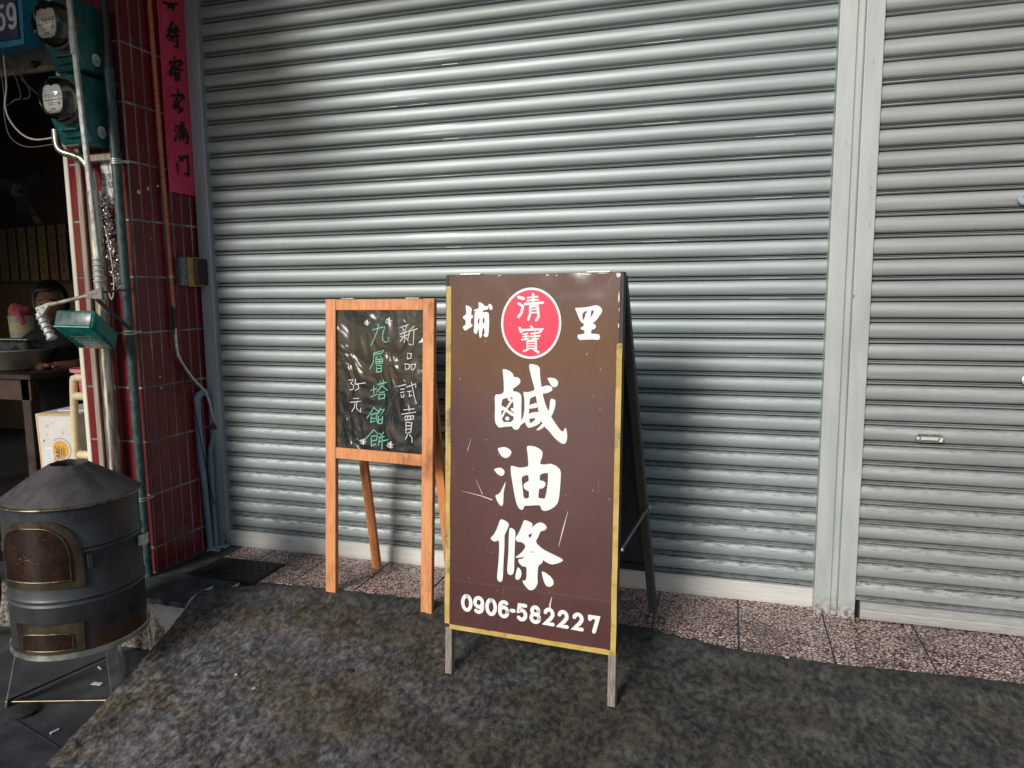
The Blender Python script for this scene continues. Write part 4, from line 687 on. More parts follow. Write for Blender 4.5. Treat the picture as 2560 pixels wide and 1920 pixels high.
# ================================================================ wooden easel chalkboard
def m_wood(name, a, b_, c_):
    t = NT(name); t.set(spec=.4); n = t.noise(t.coord((26, 26, 1.6)), 3, 6, .62, .4); s2 = t.noise(t.coord((1, 1, .5)), 8, 7, .7)
    c = t.ramp(n, [(.3, a), (.68, b_)]); c = t.mix(t.ramp(s2, [(.52, 0.0), (.68, .75)]), c, c_)
    t.col(c); t.rgh(t.ramp(s2, [(.3, .45), (.7, .7)])); t.bump(n, .25, .004); return t.m
PINE = m_wood('orange stained pine', (.56, .205, .070), (.76, .35, .155), (.22, .060, .022))
PINE2 = m_wood('orange pine rear leg', (.60, .20, .055), (.76, .32, .12), (.20, .05, .015))
def m_chalk():
    t = NT('black chalkboard under clear film'); t.set(base=(.012, .012, .012), spec=.4, coat=.55, coatr=.05)
    n = t.noise(t.coord(), 22, 6, .7); t.col(t.ramp(n, [(.35, (.008, .009, .009)), (.75, (.028, .029, .028))]))
    t.rgh(t.ramp(n, [(.35, .10), (.7, .28)])); w_ = t.noise(t.coord((1, 1, .7), rot=(0, .5, 0)), 6.5, 2, .45, 1.6)
    t.bump(w_, 1.0, .03); return t.m
CHALKB = m_chalk(); CH_W = simple('white marker', (.70, .72, .71), (.30, .31, .31), .8, 0, 70, lo=.52, hi=.66); CH_G = simple('mint green marker', (.20, .58, .43), (.08, .26, .20), .8, 0, 70, lo=.52, hi=.66)
ch = Plane((1.094, -.457, -.02), (.552, -.054, 0), (.0, .09, 1.36), .0008)
ea = thing('chalkboard_easel', ch(0, 0), 'orange wooden easel with a black chalkboard of handwritten specials', 'chalkboard')
for a, c, v0 in ((-276, -222, 12), (222, 276, -4)):
    brick(ch, a, c, v0, 1360, -26, 0, 2).build('leg', PINE, ea)
brick(ch, -221.5, 221.5, 1311, 1358, -24, -1.5, 1.5).build('top_rail', PINE, ea)
brick(ch, -221.5, 221.5, 644, 694, -24, -1.5, 1.5).build('lower_rail', PINE, ea)
cb = brick(ch, -221, 221, 694.5, 1310.5, -20, -11).build('chalkboard', CHALKB, ea)
def frame_for(pl, h):
    q = Plane(pl.P+pl.n*(h/1000), pl.u, pl.v, .0006); return q
cf = frame_for(ch, -11)
for key, m_ in (('white', CH_W), ('green', CH_G)):
    cuts = [0, 13, 16, 26, 37, 38, 40, 44, 47, 50, 53, 56] if key == 'white' else [0, 3, 12, 22, 32, 43]
    for i0, i1 in zip(cuts, cuts[1:]):
        b = MB()
        for pts in D['CH'][key][i0:i1]: ribbon(b, cf, pts, 3.5 if key == 'white' else 3.8)
        b.build('character' if i0 < 44 else 'flourish', m_, cb, merge=False)
E0 = Vector(ch(-205, 1352, -34)); E1 = Vector(ch(205, 1352, -34)); F0 = Vector((.921, -.112, .006)); F1 = F0+(E1-E0)*1.0
for a, c in ((F0, E0), (F1, E1)): MB().bar(a, c, .042, .024, ch.u, .002).build('rear_leg', PINE2, ea)
for t_ in (.985, .50): MB().bar(F0+(E0-F0)*t_+ch.u*.021, F1+(E1-F1)*t_-ch.u*.021, .045, .02, (0, 0, 1), .0015).build('rear_rail', PINE2, ea)
rv2 = (E0-F0); bn2 = ch.u.cross(rv2).normalized()
b = MB(); b.obox(F0+rv2*.53+ch.u*.021, (F1-F0)-ch.u*.042, rv2*.44, -bn2*.008); b.build('rear_board', simple('brown hardboard', (.10, .045, .018), (.16, .075, .03), .7, 0, 14), ea)
for s_ in (-1, 1):
    b = MB(); b.obox(ch(s_*165-32, 1361, -44), ch.u*.064, ch.n*.036, ch.v*.003); b.build('hinge', STEEL, ea)

# ================================================================ things on the pillar
GALV = simple('galvanised steel', (.34, .34, .33), (.54, .54, .52), .42, .6, 35, .15)
STAIN = simple('stainless pipe', (.30, .28, .23), (.56, .53, .46), .28, .9, 9, .05, (8, 8, 1))
GREENP = simple('dark green painted pipe', (.018, .045, .045), (.06, .10, .095), .5, .1, 45, .5, (1, 1, .6), lo=.4, hi=.75)
ORANGE = simple('orange conduit', (.46, .105, .05), (.62, .18, .09), .45, 0, 9, .1, (1, 1, .4))
BLACKP = simple('black plastic', (.012, .012, .013), (.025, .025, .026), .45, 0, 60, .1)
PVC = simple('blue-grey plastic pipe', (.15, .20, .26), (.24, .30, .36), .42, 0, 8, .1, (3, 3, 1))
TEAL = simple('teal meter enamel', (.004, .075, .080), (.012, .135, .135), .38, .1, 9, .15, (6, 6, 1))
# pink couplet paper on the side face
cp = Plane((-.0905, -.115, 0), (0, 1, 0), (0, 0, 1), .0006)
def m_pink():
    t = NT('magenta paper'); t.set(rough=.65, spec=.3); n = t.noise(t.coord((1, 1, .5)), 6, 5, .6)
    t.col(t.ramp(n, [(.3, (.70, .040, .105)), (.7, (.82, .085, .17))])); t.bump(n, .35, .02); return t.m
b = MB(); G = []
for j in range(41):
    v = 1868+(3050-1868)*j/40; row = []
    for i in range(7):
        u = -99+199*i/6; h = -3+2.4*noise.noise(Vector((u*.012, v*.006, 3)))+(1.5*noise.noise(Vector((u*.03, v*.02, 6))) if j < 8 else 0)
        row.append(b.bm.verts.new(cp(u+noise.noise(Vector((v*.01, 0, i)))*1.2, v, min(h, -.3))))
    G.append(row)
for j in range(40):
    for i in range(6): b.bm.faces.new((G[j][i], G[j][i+1], G[j+1][i+1], G[j+1][i]))
ban = thing('couplet_banner', (-.0935, -.115, 1.868), 'long pink paper couplet with black brush writing on the tiled pillar', 'banner')
paper = b.build('paper', m_pink(), ban, 70)
INK = simple('black ink', (.012, .010, .012), None, .6)
for i0, i1 in zip((0, 3, 12, 18, 22, 34), (3, 12, 18, 22, 34, 37)):
    b = MB()
    for pts in D['CO'][i0:i1]:
        n_ = len(pts); tp = [.75]+[1.15]*(n_-2)+[.55] if n_ > 2 else [1.15, .6]
        ribbon(b, cp, pts, 13.0, taper=tp)
    b.build('brush_character', INK, paper, merge=False)
# orange conduit with black rings, then flexible steel hose
con = thing('conduit', (-.085, -.26, 1.25), 'orange conduit tied with black rings running down the tiled pillar', 'pipe')
c0, c1 = Vector((-.084, -.2775, 3.05)), Vector((-.084, -.250, 1.300))
MB().tube([c0, c1], .0105, 14).build('pipe', ORANGE, con, 60)
for z in (2.60, 2.33, 2.27, 2.03, 1.985, 1.93, 1.83, 1.74, 1.66, 1.615, 1.53, 1.50, 1.42, 1.37):
    p = c0+(c1-c0)*((3.05-z)/1.75); MB().tube([p-Vector((0, 0, .0012)), p+Vector((0, 0, .0012))], .0114, 14).build('ring', BLACKP, con, 60)
p = c0+(c1-c0)*((3.05-1.452)/1.75); MB().tube([p-Vector((0, 0, .006)), p+Vector((0, 0, .006))], .0125, 14).build('clamp', GALV, con, 60)
b = MB(); b.tube(catmull([(-.084, -.250, 1.302), (-.083, -.250, 1.24), (-.082, -.252, 1.19)]), .010, 10); b.tube(catmull([(-.079, -.262, 1.31), (-.078, -.258, 1.20), (-.078, -.246, 1.08), (-.08, -.215, .99), (-.082, -.205, .90)]), .004, 8); b.build('black_sleeve', BLACKP, con, 60)
pts = catmull([(-.08, -.252, 1.20), (-.08, -.249, 1.10), (-.079, -.232, 1.037), (-.078, -.155, .937), (-.066, -.075, .845), (-.062, -.048, .74), (-.064, -.028, .682)], 14)
rs = [.0078 if i % 2 else .0092 for i in range(len(pts))]
MB().tube(pts, rs, 12).build('flexible_hose', simple('ribbed steel hose', (.55, .53, .49), (.72, .70, .66), .35, .8, 50), con, 25)
# blue-grey plastic pipes with a U-bend beside the jamb
pv = thing('drain_pipes', (-.08, -.09, 0), 'blue-grey plastic pipes with a U-bend beside the door jamb', 'pipe')
U = [Vector((-.078, -.130+.004, .54))]+[Vector((-.078, -.130, .79))]+[Vector((-.078, -.072-.058*math.cos(a), .80+.045*math.sin(a))) for a in [math.pi*k/10 for k in range(11)]]+[Vector((-.078, -.020, .66))]
MB().tube([Vector((-.078, -.100, .0)), Vector((-.078, -.118, .40)), Vector((-.078, -.127, .60)), Vector((-.078, -.130, .80))], .0155, 14).build('pipe', PVC, pv, 60)
MB().tube([Vector((-.078, -.130, .775)), Vector((-.078, -.130, .825)), Vector((-.078, -.117, .843)), Vector((-.078, -.095, .850)), Vector((-.078, -.045, .850)), Vector((-.078, -.027, .842)), Vector((-.078, -.018, .82)), Vector((-.078, -.018, .775))], .0185, 14).build('elbow', PVC, pv, 60)
MB().tube([(-.078, -.018, .80), (-.078, -.020, .66)], .0155, 14).build('pipe', PVC, pv, 60)
MB().tube([(-.078, -.120, .455), (-.078, -.126, .575)], .0185, 14).build('coupling', PVC, pv, 60)
MB().tube(catmull([(-.072, -.022, .69), (-.072, -.034, .60), (-.074, -.058, .54), (-.076, -.062, .47), (-.076, -.062, .38)]), .0145, 14).build('pipe', simple('scuffed grey pipe', (.13, .17, .18), (.22, .26, .27), .5, 0, 20), pv, 60)
MB().tube([(-.076, -.062, .505), (-.076, -.062, .42)], .0175, 14).build('coupling', PVC, pv, 60)
MB().tube([(-.076, -.062, .44), (-.076, -.058, .0)], .0145, 14).build('pipe', PVC, pv, 60)
b = MB(); b.lathe([(.012, -.014), (.020, -.012), (.021, .004), (.015, .012), (.012, .02)], (-.064, -.032, .66), 12, (.2, .3, 1)); b.bar((-.05, -.055, .66), (-.05, .0, .655), .012, .012, (0, 0, 1), .002); b.build('valve', simple('rusty valve', (.05, .045, .04), (.16, .13, .11), .5, .5, 50), pv, 40)
MB().tube(catmull([(-.058, -.20, .92), (-.056, -.15, .62), (-.056, -.128, .50), (-.057, -.085, .28), (-.058, -.05, .235)]), .0028, 6).build('thin_wire', BLACKP, pv, 60)
# intercom
ic = thing('intercom', (-.0995, -.09, 1.405), 'square black speaker box with an orange wooden back plate on the pillar', 'intercom')
b = MB(); b.box((-.0993, -.190, 1.408), (-.072, .000, 1.550), .002); b.build('base', simple('grey mottled base', (.11, .13, .15), (.22, .24, .26), .6, 0, 60), ic)
b = MB(); b.box((-.0718, -.150, 1.404), (-.060, .004, 1.552), .002); b.build('back_plate', simple('orange wood plate', (.40, .20, .05), (.52, .28, .09), .5, 0, 20), ic)
b = MB(); b.hexa([(-.0598, -.118, 1.412), (-.040, -.108, 1.414), (-.040, .000, 1.414), (-.0598, .002, 1.412), (-.0598, -.118, 1.546), (-.040, -.108, 1.544), (-.040, .000, 1.544), (-.0598, .002, 1.546)], .002); face = b.build('front', simple('dark brown plastic', (.018, .013, .011), (.03, .022, .02), .45, 0, 60), ic)
ip = Plane((-.0398, -.02, 1.48), (0, 0, -1), (0, 1, 0), .0004)
b = MB(); text_mesh(b, ip, 'PACIFIC ROSE', 0, 6, 9, sx=1.0, bold=.2) if False else [ribbon(b, ip, [(q, 3), (q, 9)], 2.4) for q in range(-50, 30, 6)]; b.poly([ip(40, 2, .6), ip(47, 2, .6), ip(47, 10, .6), ip(40, 10, .6)]); b.build('front_print', simple('grey print', (.45, .44, .42), None, .6), face, merge=False)
# dark green stand pipe with clamps
gp = thing('green_standpipe', (-.15, -.497, 0), 'dark green painted pipe clamped upright to the front of the pillar', 'pipe')
GPX = lambda z: -.112-.0045*z
MB().tube([(GPX(z), -.502, z) for z in (0, .3, .65, 1.0, 1.3, 1.6, 1.98, 2.2, 2.37)], .0215, 18).build('pipe', GREENP, gp, 60)
MB().tube([(GPX(2.37), -.502, 2.36), (GPX(2.37), -.502, 3.2)], .017, 14).build('upper_pipe', BLACKP, gp, 60)
for z in (1.965, 1.19, .392):
    b = MB()
    for dz in (-.009, .0, .009) if z > 1.5 else (-.007, .006): b.lathe([(.0225, -.003), (.0245, -.003), (.0245, .003), (.0225, .003), (.0225, -.003)], (GPX(z), -.502, z+dz), 18, cap=False)
    b.bar((GPX(z)+.020, -.500, z), (-.086, -.462, z+.002), .012, .004, (0, 0, 1)); b.build('clamp', GALV, gp, 30)
# stainless pipe and its bend, upper left of the pillar
sp = thing('steel_pipe', (-.285, -.50, 0), 'shiny stainless pipe standing against the left of the pillar front', 'pipe')
MB().tube(catmull([(-.425, -.53, 2.12), (-.42, -.53, 2.05), (-.395, -.527, 2.02), (-.35, -.52, 2.005), (-.295, -.515, 1.98), (-.262, -.512, 1.92), (-.256, -.51, 1.82)], 8), .018, 14).build('bend', STAIN, sp, 60)
MB().tube([(-.256, -.505, 1.84), (-.258, -.505, 1.0), (-.262, -.505, .0)], .033, 20).build('pipe', STAIN, sp, 60)
MB().tube([(-.395, -.53, 3.1), (-.40, -.53, 2.62)], .017, 14).build('upper_pipe', STAIN, sp, 60)
MB().tube([(-.375, -.50, 2.40), (-.370, -.50, 2.26)], .02, 14).build('upper_pipe', STAIN, sp, 60)

# electricity meters
def meter(z0, label, number):
    cx = -.235
    m_ = thing('electricity_meter', (cx, -.46, z0), label, 'meter', 'electricity meters on the pillar')
    pr = [(-.462, z0+.295), (-.630, z0+.295), (-.632, z0+.115), (-.585, z0+.012), (-.462, z0)]
    b = MB(); v0 = [b.bm.verts.new((-.335, y, z)) for y, z in pr]; v1 = [b.bm.verts.new((-.160, y, z)) for y, z in pr]
    b.bm.faces.new(v0); b.bm.faces.new(v1[::-1])
    for i in range(5): j = (i+1) % 5; b.bm.faces.new((v0[i], v0[j], v1[j], v1[i]))
    bmesh.ops.bevel(b.bm, geom=b.bm.edges[:], offset=.006, segments=2, affect='EDGES', profile=.5)
    body = b.build('case', TEAL, m_, 40)
    cz = z0+.180
    b = MB(); b.lathe([(.098, 0), (.098, -.018), (.090, -.026), (.088, -.004)], (cx, -.630, cz), 32, (0, 1, 0), cap=False); b.build('ring', simple('grey-brown steel band', (.10, .095, .09), (.20, .19, .175), .45, .6, 40), m_, 40)
    b = MB(); b.lathe([(.0001, -.008), (.075, -.008), (.086, -.004), (.086, .01)], (cx, -.640, cz), 28, (0, 1, 0), cap=False); b.build('inner_drum', simple('dark meter works', (.09, .09, .085), (.16, .155, .145), .5), m_, 40)
    dp = Plane((cx-.010, -.695, cz), (1, 0, 0), (0, 0, 1), .0005)
    b = MB(); out = smooth_poly([(-52, 22), (-46, 52), (-14, 58), (0, 50), (14, 58), (44, 52), (52, 22), (54, -10), (50, -44), (36, -62), (-36, -62), (-48, -44), (-53, -10)]); b.poly([dp(*p, 0) for p in out]); dial = b.build('dial', simple('pale dial plate', (.58, .56, .55), (.68, .66, .66), .5, 0, 20), m_)
    b = MB(); ribbon(b, dp, [(-50, -8), (50, -4)], 3.2, .6)
    for q in range(5): ribbon(b, dp, arc(-38+q*19, 12, 6, 7, 20+q*50, 300+q*50, 8), 2.0, .6); ribbon(b, dp, [(-38+q*19, 12), (-38+q*19+4*math.cos(q*2), 12+5*math.sin(q*2))], 2.6, .8)
    for q, yy in ((0, -18), (1, -26)): ribbon(b, dp, [(-24, yy), (22, yy)], 1.6, .6)
    ribbon(b, dp, arc(34, -22, 4, 5, 0, 360, 8), 3, .6); ribbon(b, dp, [(-10, -44), (12, -44)], 5, .6); ribbon(b, dp, [(-18, -52), (20, -52)], 2, .6)
    b.build('dial_print', INK, dial, merge=False)
    t = NT('meter glass'); t.t.nodes.remove(t.b); out_ = t.t.nodes['Material Output']; tr = t.n('ShaderNodeBsdfTransparent'); tr.inputs[0].default_value = (.90, .92, .90, 1); gl = t.n('ShaderNodeBsdfGlossy'); gl.inputs['Roughness'].default_value = .06
    fr = t.n('ShaderNodeFresnel'); fr.inputs[0].default_value = 1.6; ms = t.n('ShaderNodeMixShader'); t.l(fr.outputs[0], ms.inputs[0]); t.l(tr.outputs[0], ms.inputs[1]); t.l(gl.outputs[0], ms.inputs[2]); t.l(ms.outputs[0], out_.inputs[0])
    b = MB(); b.lathe([(.086, .008), (.086, -.045), (.080, -.066), (.066, -.080), (.04, -.088), (.0005, -.090)], (cx, -.640, cz), 32, (0, 1, 0), cap=False); b.build('glass_dome', t.m, m_, 60)
    b = MB(); b.box((-.300, -.628, z0+.062), (-.200, -.6105, z0+.070), .001); b.box((-.295, -.612, z0+.035), (-.205, -.594, z0+.038), .001); b.build('label_ridge', TEAL, m_)
    sp_ = Plane((-.1594, -.545, z0+.065), (0, 1, 0), (0, 0, 1), .0005)
    b = MB(); b.poly([sp_(*p, .3) for p in ellipse(14, 0, 23, 27, 28)]); stk = b.build('round_sticker', simple('white round sticker', (.60, .62, .62), (.72, .73, .73), .5, 0, 60), m_)
    b = MB(); ribbon(b, sp_, [(-4, 0), (14, 18), (32, 0)], 1.6, .6); ribbon(b, sp_, [(0, -2), (28, -2)], 4, .7)
    for q in range(5): ribbon(b, sp_, [(2+q*6, -8), (2+q*6, -18)], 2, .6)
    b.build('sticker_print', simple('grey-blue print', (.10, .15, .18), None, .6), stk, merge=False)
    if number:
        b = MB(); npl = Plane((-.1594, -.562, z0+.19), (0, 1, 0), (0, 0, 1), .0004)
        for st_ in ([(-6, 30), (8, 30)], [(1, 38), (1, 20)], [(-5, 36), (6, 24)]): ribbon(b, npl, st_, 2.4)
        for k, dgt in enumerate('2106'):
            if dgt == '1': ribbon(b, npl, [(-24+k*15+5, 10), (-24+k*15+5, -14)], 2.4)
            else:
                for st_ in DG[dgt]: ribbon(b, npl, [(-26+k*15+p[0]*11, -14+p[1]*22) for p in st_], 2.4)
        ribbon(b, npl, [(-16, -34), (-6, -34)], 2.4); ribbon(b, npl, [(4, -24), (4, -48)], 2.4)
        for st_ in DG['0']: ribbon(b, npl, [(12+p[0]*12, -48+p[1]*22) for p in st_], 2.4)
        b.build('hand_number', INK, body, merge=False)
    return m_
meter(2.335, 'upper teal electricity meter with a round glass dome on the pillar', False)
meter(2.025, 'lower teal electricity meter with a hand-written number on its side', True)
b = MB(); b.box((-.345, -.50, 1.975), (-.125, -.4605, 2.006), .003); tag(b.build('wooden_bracket', OLDWOOD), 'short brown timber bracket under the lower meter', 'bracket')
# white notice under the meters
no = Plane((-.205, -.4605, 1.885), (1, 0, 0), (0, 0, 1), .0004)
notice = thing('notice_plate', (-.205, -.459, 1.79), 'small white metal plate with black Chinese characters beside the green pipe', 'notice')
b = MB(); out = [(-52, -96), (-20, -101), (30, -99), (42, -78), (52, -60), (50, -20), (46, 30), (50, 60), (34, 98), (-30, 100), (-50, 80), (-47, 20)]
top_ = [b.bm.verts.new(no(*p, 0)) for p in out]; bot_ = [b.bm.verts.new(no(*p, -3)) for p in out]; b.bm.faces.new(top_); b.bm.faces.new(bot_[::-1])
for i in range(len(out)): j = (i+1) % len(out); b.bm.faces.new((top_[i], bot_[i], bot_[j], top_[j]))
npl_ = b.build('plate', simple('dented white plate', (.50, .51, .53), (.70, .70, .71), .45, .1, 14, .3), notice)
b = MB(); text_mesh(b, no, '店免用', 2, 22, 36, .6, .35); text_mesh(b, no, '一發票', 2, -16, 36, .6, .35); ribbon(b, no, [(-8, 90), (0, 45)], 4, .5); ribbon(b, no, [(6, -36), (12, -85)], 4, .5); b.build('characters', INK, npl_, merge=False)
# tangled chain hanging below the notice
b = MB()
for i in range(230):
    t = i/229; px_ = -.215+.045*t+random.gauss(0, .012); pz = 1.80-.42*t+random.gauss(0, .01); py = -.49+random.gauss(0, .010)
    a = random.uniform(0, 6.28); q = Vector((random.gauss(0, 1), random.gauss(0, 1), random.gauss(0, 1))).normalized(); s_ = q.orthogonal().normalized(); r2 = q.cross(s_)
    b.tube([Vector((px_, py, pz))+s_*.010*math.cos(k*math.pi/3)+r2*.006*math.sin(k*math.pi/3) for k in range(6)], .0019, 4, closed=True)
chain = tag(b.build('chain', STEEL, None, 50), 'tangled steel chain hanging in a bundle between the steel and green pipes', 'chain')
b = MB(); b.tube(catmull([(-.205, -.51, 1.68), (-.185, -.512, 1.58), (-.172, -.514, 1.46), (-.178, -.514, 1.38), (-.196, -.512, 1.345), (-.212, -.51, 1.38)]), .0032, 6)
tag(b.build('cable_loop', simple('beige cable', (.50, .44, .36), None, .5), None, 60), 'thin beige cable hanging in a loop beside the chain bundle', 'cable')
# awning crank
ck = thing('awning_crank', (-.06, -.72, 1.3), 'grey steel awning crank with ribbed grips folded out over the pillar', 'crank')
MB().bar((-.041, -.72, 1.520), (-.108, -.72, 3.1), .022, .016, (1, 0, 0), .003).build('rod', GALV, ck)
MB().bar((-.0795, -.72, 2.36), (-.0835, -.72, 2.46), .026, .020, (1, 0, 0), .003).build('rod_sleeve', GALV, ck)
def grip(p0, p1, r, n=5):
    p0, p1 = Vector(p0), Vector(p1); L = (p1-p0).length; pr = []
    for i in range(n):
        h = L*i/n; d = L/n
        pr += [(r*.80, h), (r*.84, h+d*.55), (r*1.05, h+d*.68), (r*1.08, h+d*.80), (r*1.0, h+d*.9)]
    b = MB(); b.lathe([(.001, 0)]+pr+[(r, L), (.001, L)], p0, 16, (p1-p0), cap=False); return b.build('grip', simple('grey worn plastic', (.36, .37, .37), (.52, .52, .52), .5, .2, 40, .2), ck, 40)
grip((-.046, -.72, 1.405), (-.0415, -.72, 1.522), .021); grip((-.396, -.72, 1.285), (-.335, -.72, 1.172), .021)
b = MB(); b.hexa([(-.135, -.727, 1.352), (-.030, -.727, 1.345), (-.030, -.713, 1.345), (-.135, -.713, 1.352), (-.130, -.727, 1.372), (-.030, -.727, 1.398), (-.030, -.713, 1.398), (-.130, -.713, 1.372)], .002); b.build('hinge_plate', simple('brown worn iron', (.13, .11, .10), (.26, .23, .21), .55, .5, 40, .3), ck)
MB().tube([(-.10, -.72, 1.364), (-.335, -.72, 1.322)], .0085, 10).build('arm', simple('dirty steel arm', (.24, .21, .17), (.42, .38, .32), .5, .4, 30, .3), ck, 50)
b = MB(); b.hexa([(-.395, -.728, 1.268), (-.372, -.728, 1.276), (-.372, -.712, 1.276), (-.395, -.712, 1.268), (-.412, -.728, 1.312), (-.315, -.728, 1.338), (-.315, -.712, 1.338), (-.412, -.712, 1.312)], .002); b.build('hinge_plate', GALV, ck)
for p in ((-.395, -.73, 1.302), (-.36, -.73, 1.312), (-.06, -.729, 1.375), (-.085, -.729, 1.37)):
    b = MB(); b.sphere(p, .004, 8, 5); b.build('rivet', STEEL, ck, 60)
b = MB(); b.bar((-.07, -.715, 1.345), (-.105, -.50, 1.20), .012, .012, (1, 0, 0)); b.bar((-.16, -.62, 1.375), (-.05, -.50, 1.392), .010, .010, (1, 0, 0)); b.build('bracket', BLACKP, ck)
# green box hung below the crank
GB = simple('teal plastic', (.002, .10, .085), (.010, .20, .165), .25, 0, 14, .15, (1, 1, 1)); o0 = Vector((-.258, -.76, 1.307)); e1 = Vector((.222, 0, -.004)); e2 = Vector((-.006, -.018, -.078)); e3 = Vector((-.03, .15, -.11))
gb = thing('green_box', o0+e2, 'teal plastic box tilted under the awning crank with white print beneath', 'box')
b = MB(); b.obox(o0+e2, e1, e3, -e2, .016, 3); bx = b.build('shell', GB, gb, 60)
b = MB(); b.obox(o0+e2*.92+e1*.06-e3*.012, e1*.88, e3*.02, -e2*.74, .004, 2); b.build('end_panel', simple('grey frosted panel', (.05, .10, .095), (.12, .16, .15), .3, 0, 30), gb, 60)
b = MB(); b.bar(o0+e2*.99+e1*.05-e3*.015, o0+e2*.99+e1*.95-e3*.015, .006, .006, (0, 0, 1), .002); b.build('rim', simple('mint rim', (.10, .42, .34), (.2, .55, .46), .3), gb)
tp_ = Plane(o0+e2+e1*.5+e3*.55+(e1.cross(e3)).normalized()*(.0012 if e1.cross(e3).z < 0 else -.0012), e1, e3*-1, .0004)
if tp_.n.z > 0: tp_ = Plane(tp_.P, e1, e3, .0004)
b = MB()
for v, n_, hgt in ((42, 3, 20), (14, 6, 12), (-8, 8, 9), (-30, 10, 6)):
    for q in range(n_):
        u = -60+120*(q+.5)/n_
        for st_ in ([(-.3, -.3), (.3, -.3)], [(-.3, .3), (.3, .3)], [(0, -.4), (0, .4)]): ribbon(b, tp_, [(u+p[0]*hgt, -v+p[1]*hgt) for p in st_], 3 if n_ < 5 else 2)
b.build('print', simple('white print', (.7, .72, .7), None, .5), bx, merge=False)
# scraps of torn paper on the tiles
for k, (yy, zz, a) in enumerate(((-.405, 1.842, 13), (-.345, 1.865, 10), (-.282, 1.885, 8), (-.36, 1.705, 4), (-.35, 1.63, 4), (-.352, .965, 7), (-.35, .91, 6))):
    q = Plane((-.0988, yy, zz), (0, 1, 0), (0, 0, 1)); b = MB(); P_ = [(a*random.uniform(.6, 1.1)*math.cos(t), a*random.uniform(.6, 1.1)*math.sin(t)) for t in [i*.785 for i in range(8)]]
    b.poly([q(*p, .3) for p in P_]); b.poly([q(*p, -.3) for p in P_][::-1]); so_ = b.build('paper_scrap', FLECK, pil)
# rough lime patch at the foot of the pillar
b = MB()
for i in range(46):
    x, y = random.uniform(-.10, -.02), random.uniform(-.13, -.02); b.sphere((x, y, .002), random.uniform(.004, .014), 7, 5, (1.4, 1, .5))
tag(b.build('mortar_lump', simple('pale mortar', (.34, .35, .35), (.55, .56, .56), .9, 0, 60, .6), None, 60), 'pale lumps of mortar round the plastic pipes at the jamb foot', 'mortar', kind='stuff')

# ================================================================ drain cover
dc = thing('drain_cover', (.25, -.32, 0), 'dark rusty checker-plate drain cover sunk beside the tiles', 'drain cover')
c4 = [Vector((.078, -.190, .002)), Vector((.050, -.432, .002)), Vector((.448, -.446, .002)), Vector((.446, -.188, .002))]
RUSTP = simple('dark rusty plate', (.014, .012, .014), (.05, .034, .034), .55, .4, 14, .4)
b = MB(); b.hexa([Vector((p.x, p.y, -.012)) for p in c4]+[Vector((p.x, p.y, .0065)) for p in c4], .001); b.build('frame', simple('black iron rim', (.010, .010, .011), None, .6, .3), dc)
ins = [p.lerp((c4[0]+c4[1]+c4[2]+c4[3])/4, .06) for p in c4]
b = MB(); b.hexa([Vector((p.x, p.y, -.01)) for p in ins]+[Vector((p.x, p.y, .0085)) for p in ins], .001); b.build('plate', RUSTP, dc)
b = MB()
for i in range(15):
    for j in range(8):
        s_, t_ = (i+.5)/15, (j+.5)/8; p = ins[0].lerp(ins[3], s_).lerp(ins[1].lerp(ins[2], s_), t_); a = .6 if (i+j) % 2 else -.7
        b.bar((p.x-.008*math.cos(a), p.y-.008*math.sin(a), .0095), (p.x+.008*math.cos(a), p.y+.008*math.sin(a), .0095), .0035, .003, (0, 0, 1))
o = b.build('raised_studs', RUSTP, dc); o['kind'] = 'stuff'

# ================================================================ barrel oven
SC = Vector((.05, -1.03, 0)); A0 = math.radians(-41.2)
ov = thing('barrel_oven', (SC.x, SC.y, -.25), 'black steel barrel roasting oven with a conical lid on a thin stand', 'oven')
def m_oven(name, a, b_, rr=.42, rust=False):
    t = NT(name); t.set(metal=.35, spec=.5); n = t.noise(t.coord((1, 1, .8)), 6, 9, .74, .5); f = t.noise(t.coord(), 60, 4, .7)
    c = t.ramp(n, [(.3, a), (.7, b_)]); c = t.mix(t.ramp(f, [(.69, 0.0), (.73, .5)]), c, (.30, .28, .27))
    if rust:
        sz = t.n('ShaderNodeSeparateXYZ'); t.l(t.n('ShaderNodeNewGeometry').outputs['Position'], sz.inputs[0]); mr = t.n('ShaderNodeMapRange'); mr.inputs[1].default_value = .13; mr.inputs[2].default_value = .02; t.l(sz.outputs[2], mr.inputs[0])
        c = t.mix(t.math('MULTIPLY', mr.outputs[0], t.ramp(t.noise(t.coord((4, 4, 1)), 2.2, 6, .7), [(.42, 0.0), (.56, 1.0)]), clamp=True), c, (.10, .035, .014))
    t.col(c); t.rgh(t.ramp(n, [(.3, rr-.1), (.7, rr+.14)])); t.bump(n, .15, .01); return t.m
OV, OVT = m_oven('soot blue steel', (.027, .030, .034), (.072, .080, .087), rust=True), m_oven('dusty lid steel', (.048, .044, .047), (.17, .152, .152), .5)
BRASS = simple('tarnished brass edge', (.10, .075, .048), (.30, .24, .16), .35, .8, 30)
pr = [(.236, .0), (.240, .014)]
for z in (.196, .218, .397, .415): pr += [(.240, z-.009), (.2425, z-.004), (.245, z), (.2425, z+.004), (.240, z+.009)]
pr = sorted(pr, key=lambda q: q[1])+[(.240, .566), (.243, .574)]
b = MB(); b.lathe(pr, SC, 72, cap=False); body = b.build('barrel', OV, ov, 50)
b = MB(); b.lathe([(.0001, .004), (.236, .004)], SC, 48, cap=False); b.build('floor_plate', OV, ov)
b = MB(); b.tube([SC+Vector((.2465*math.cos(a), .2465*math.sin(a), .574)) for a in [2*math.pi*k/72 for k in range(72)]], .0062, 8, closed=True); b.build('top_rim', BRASS, ov, 60)
b = MB(); lp = []
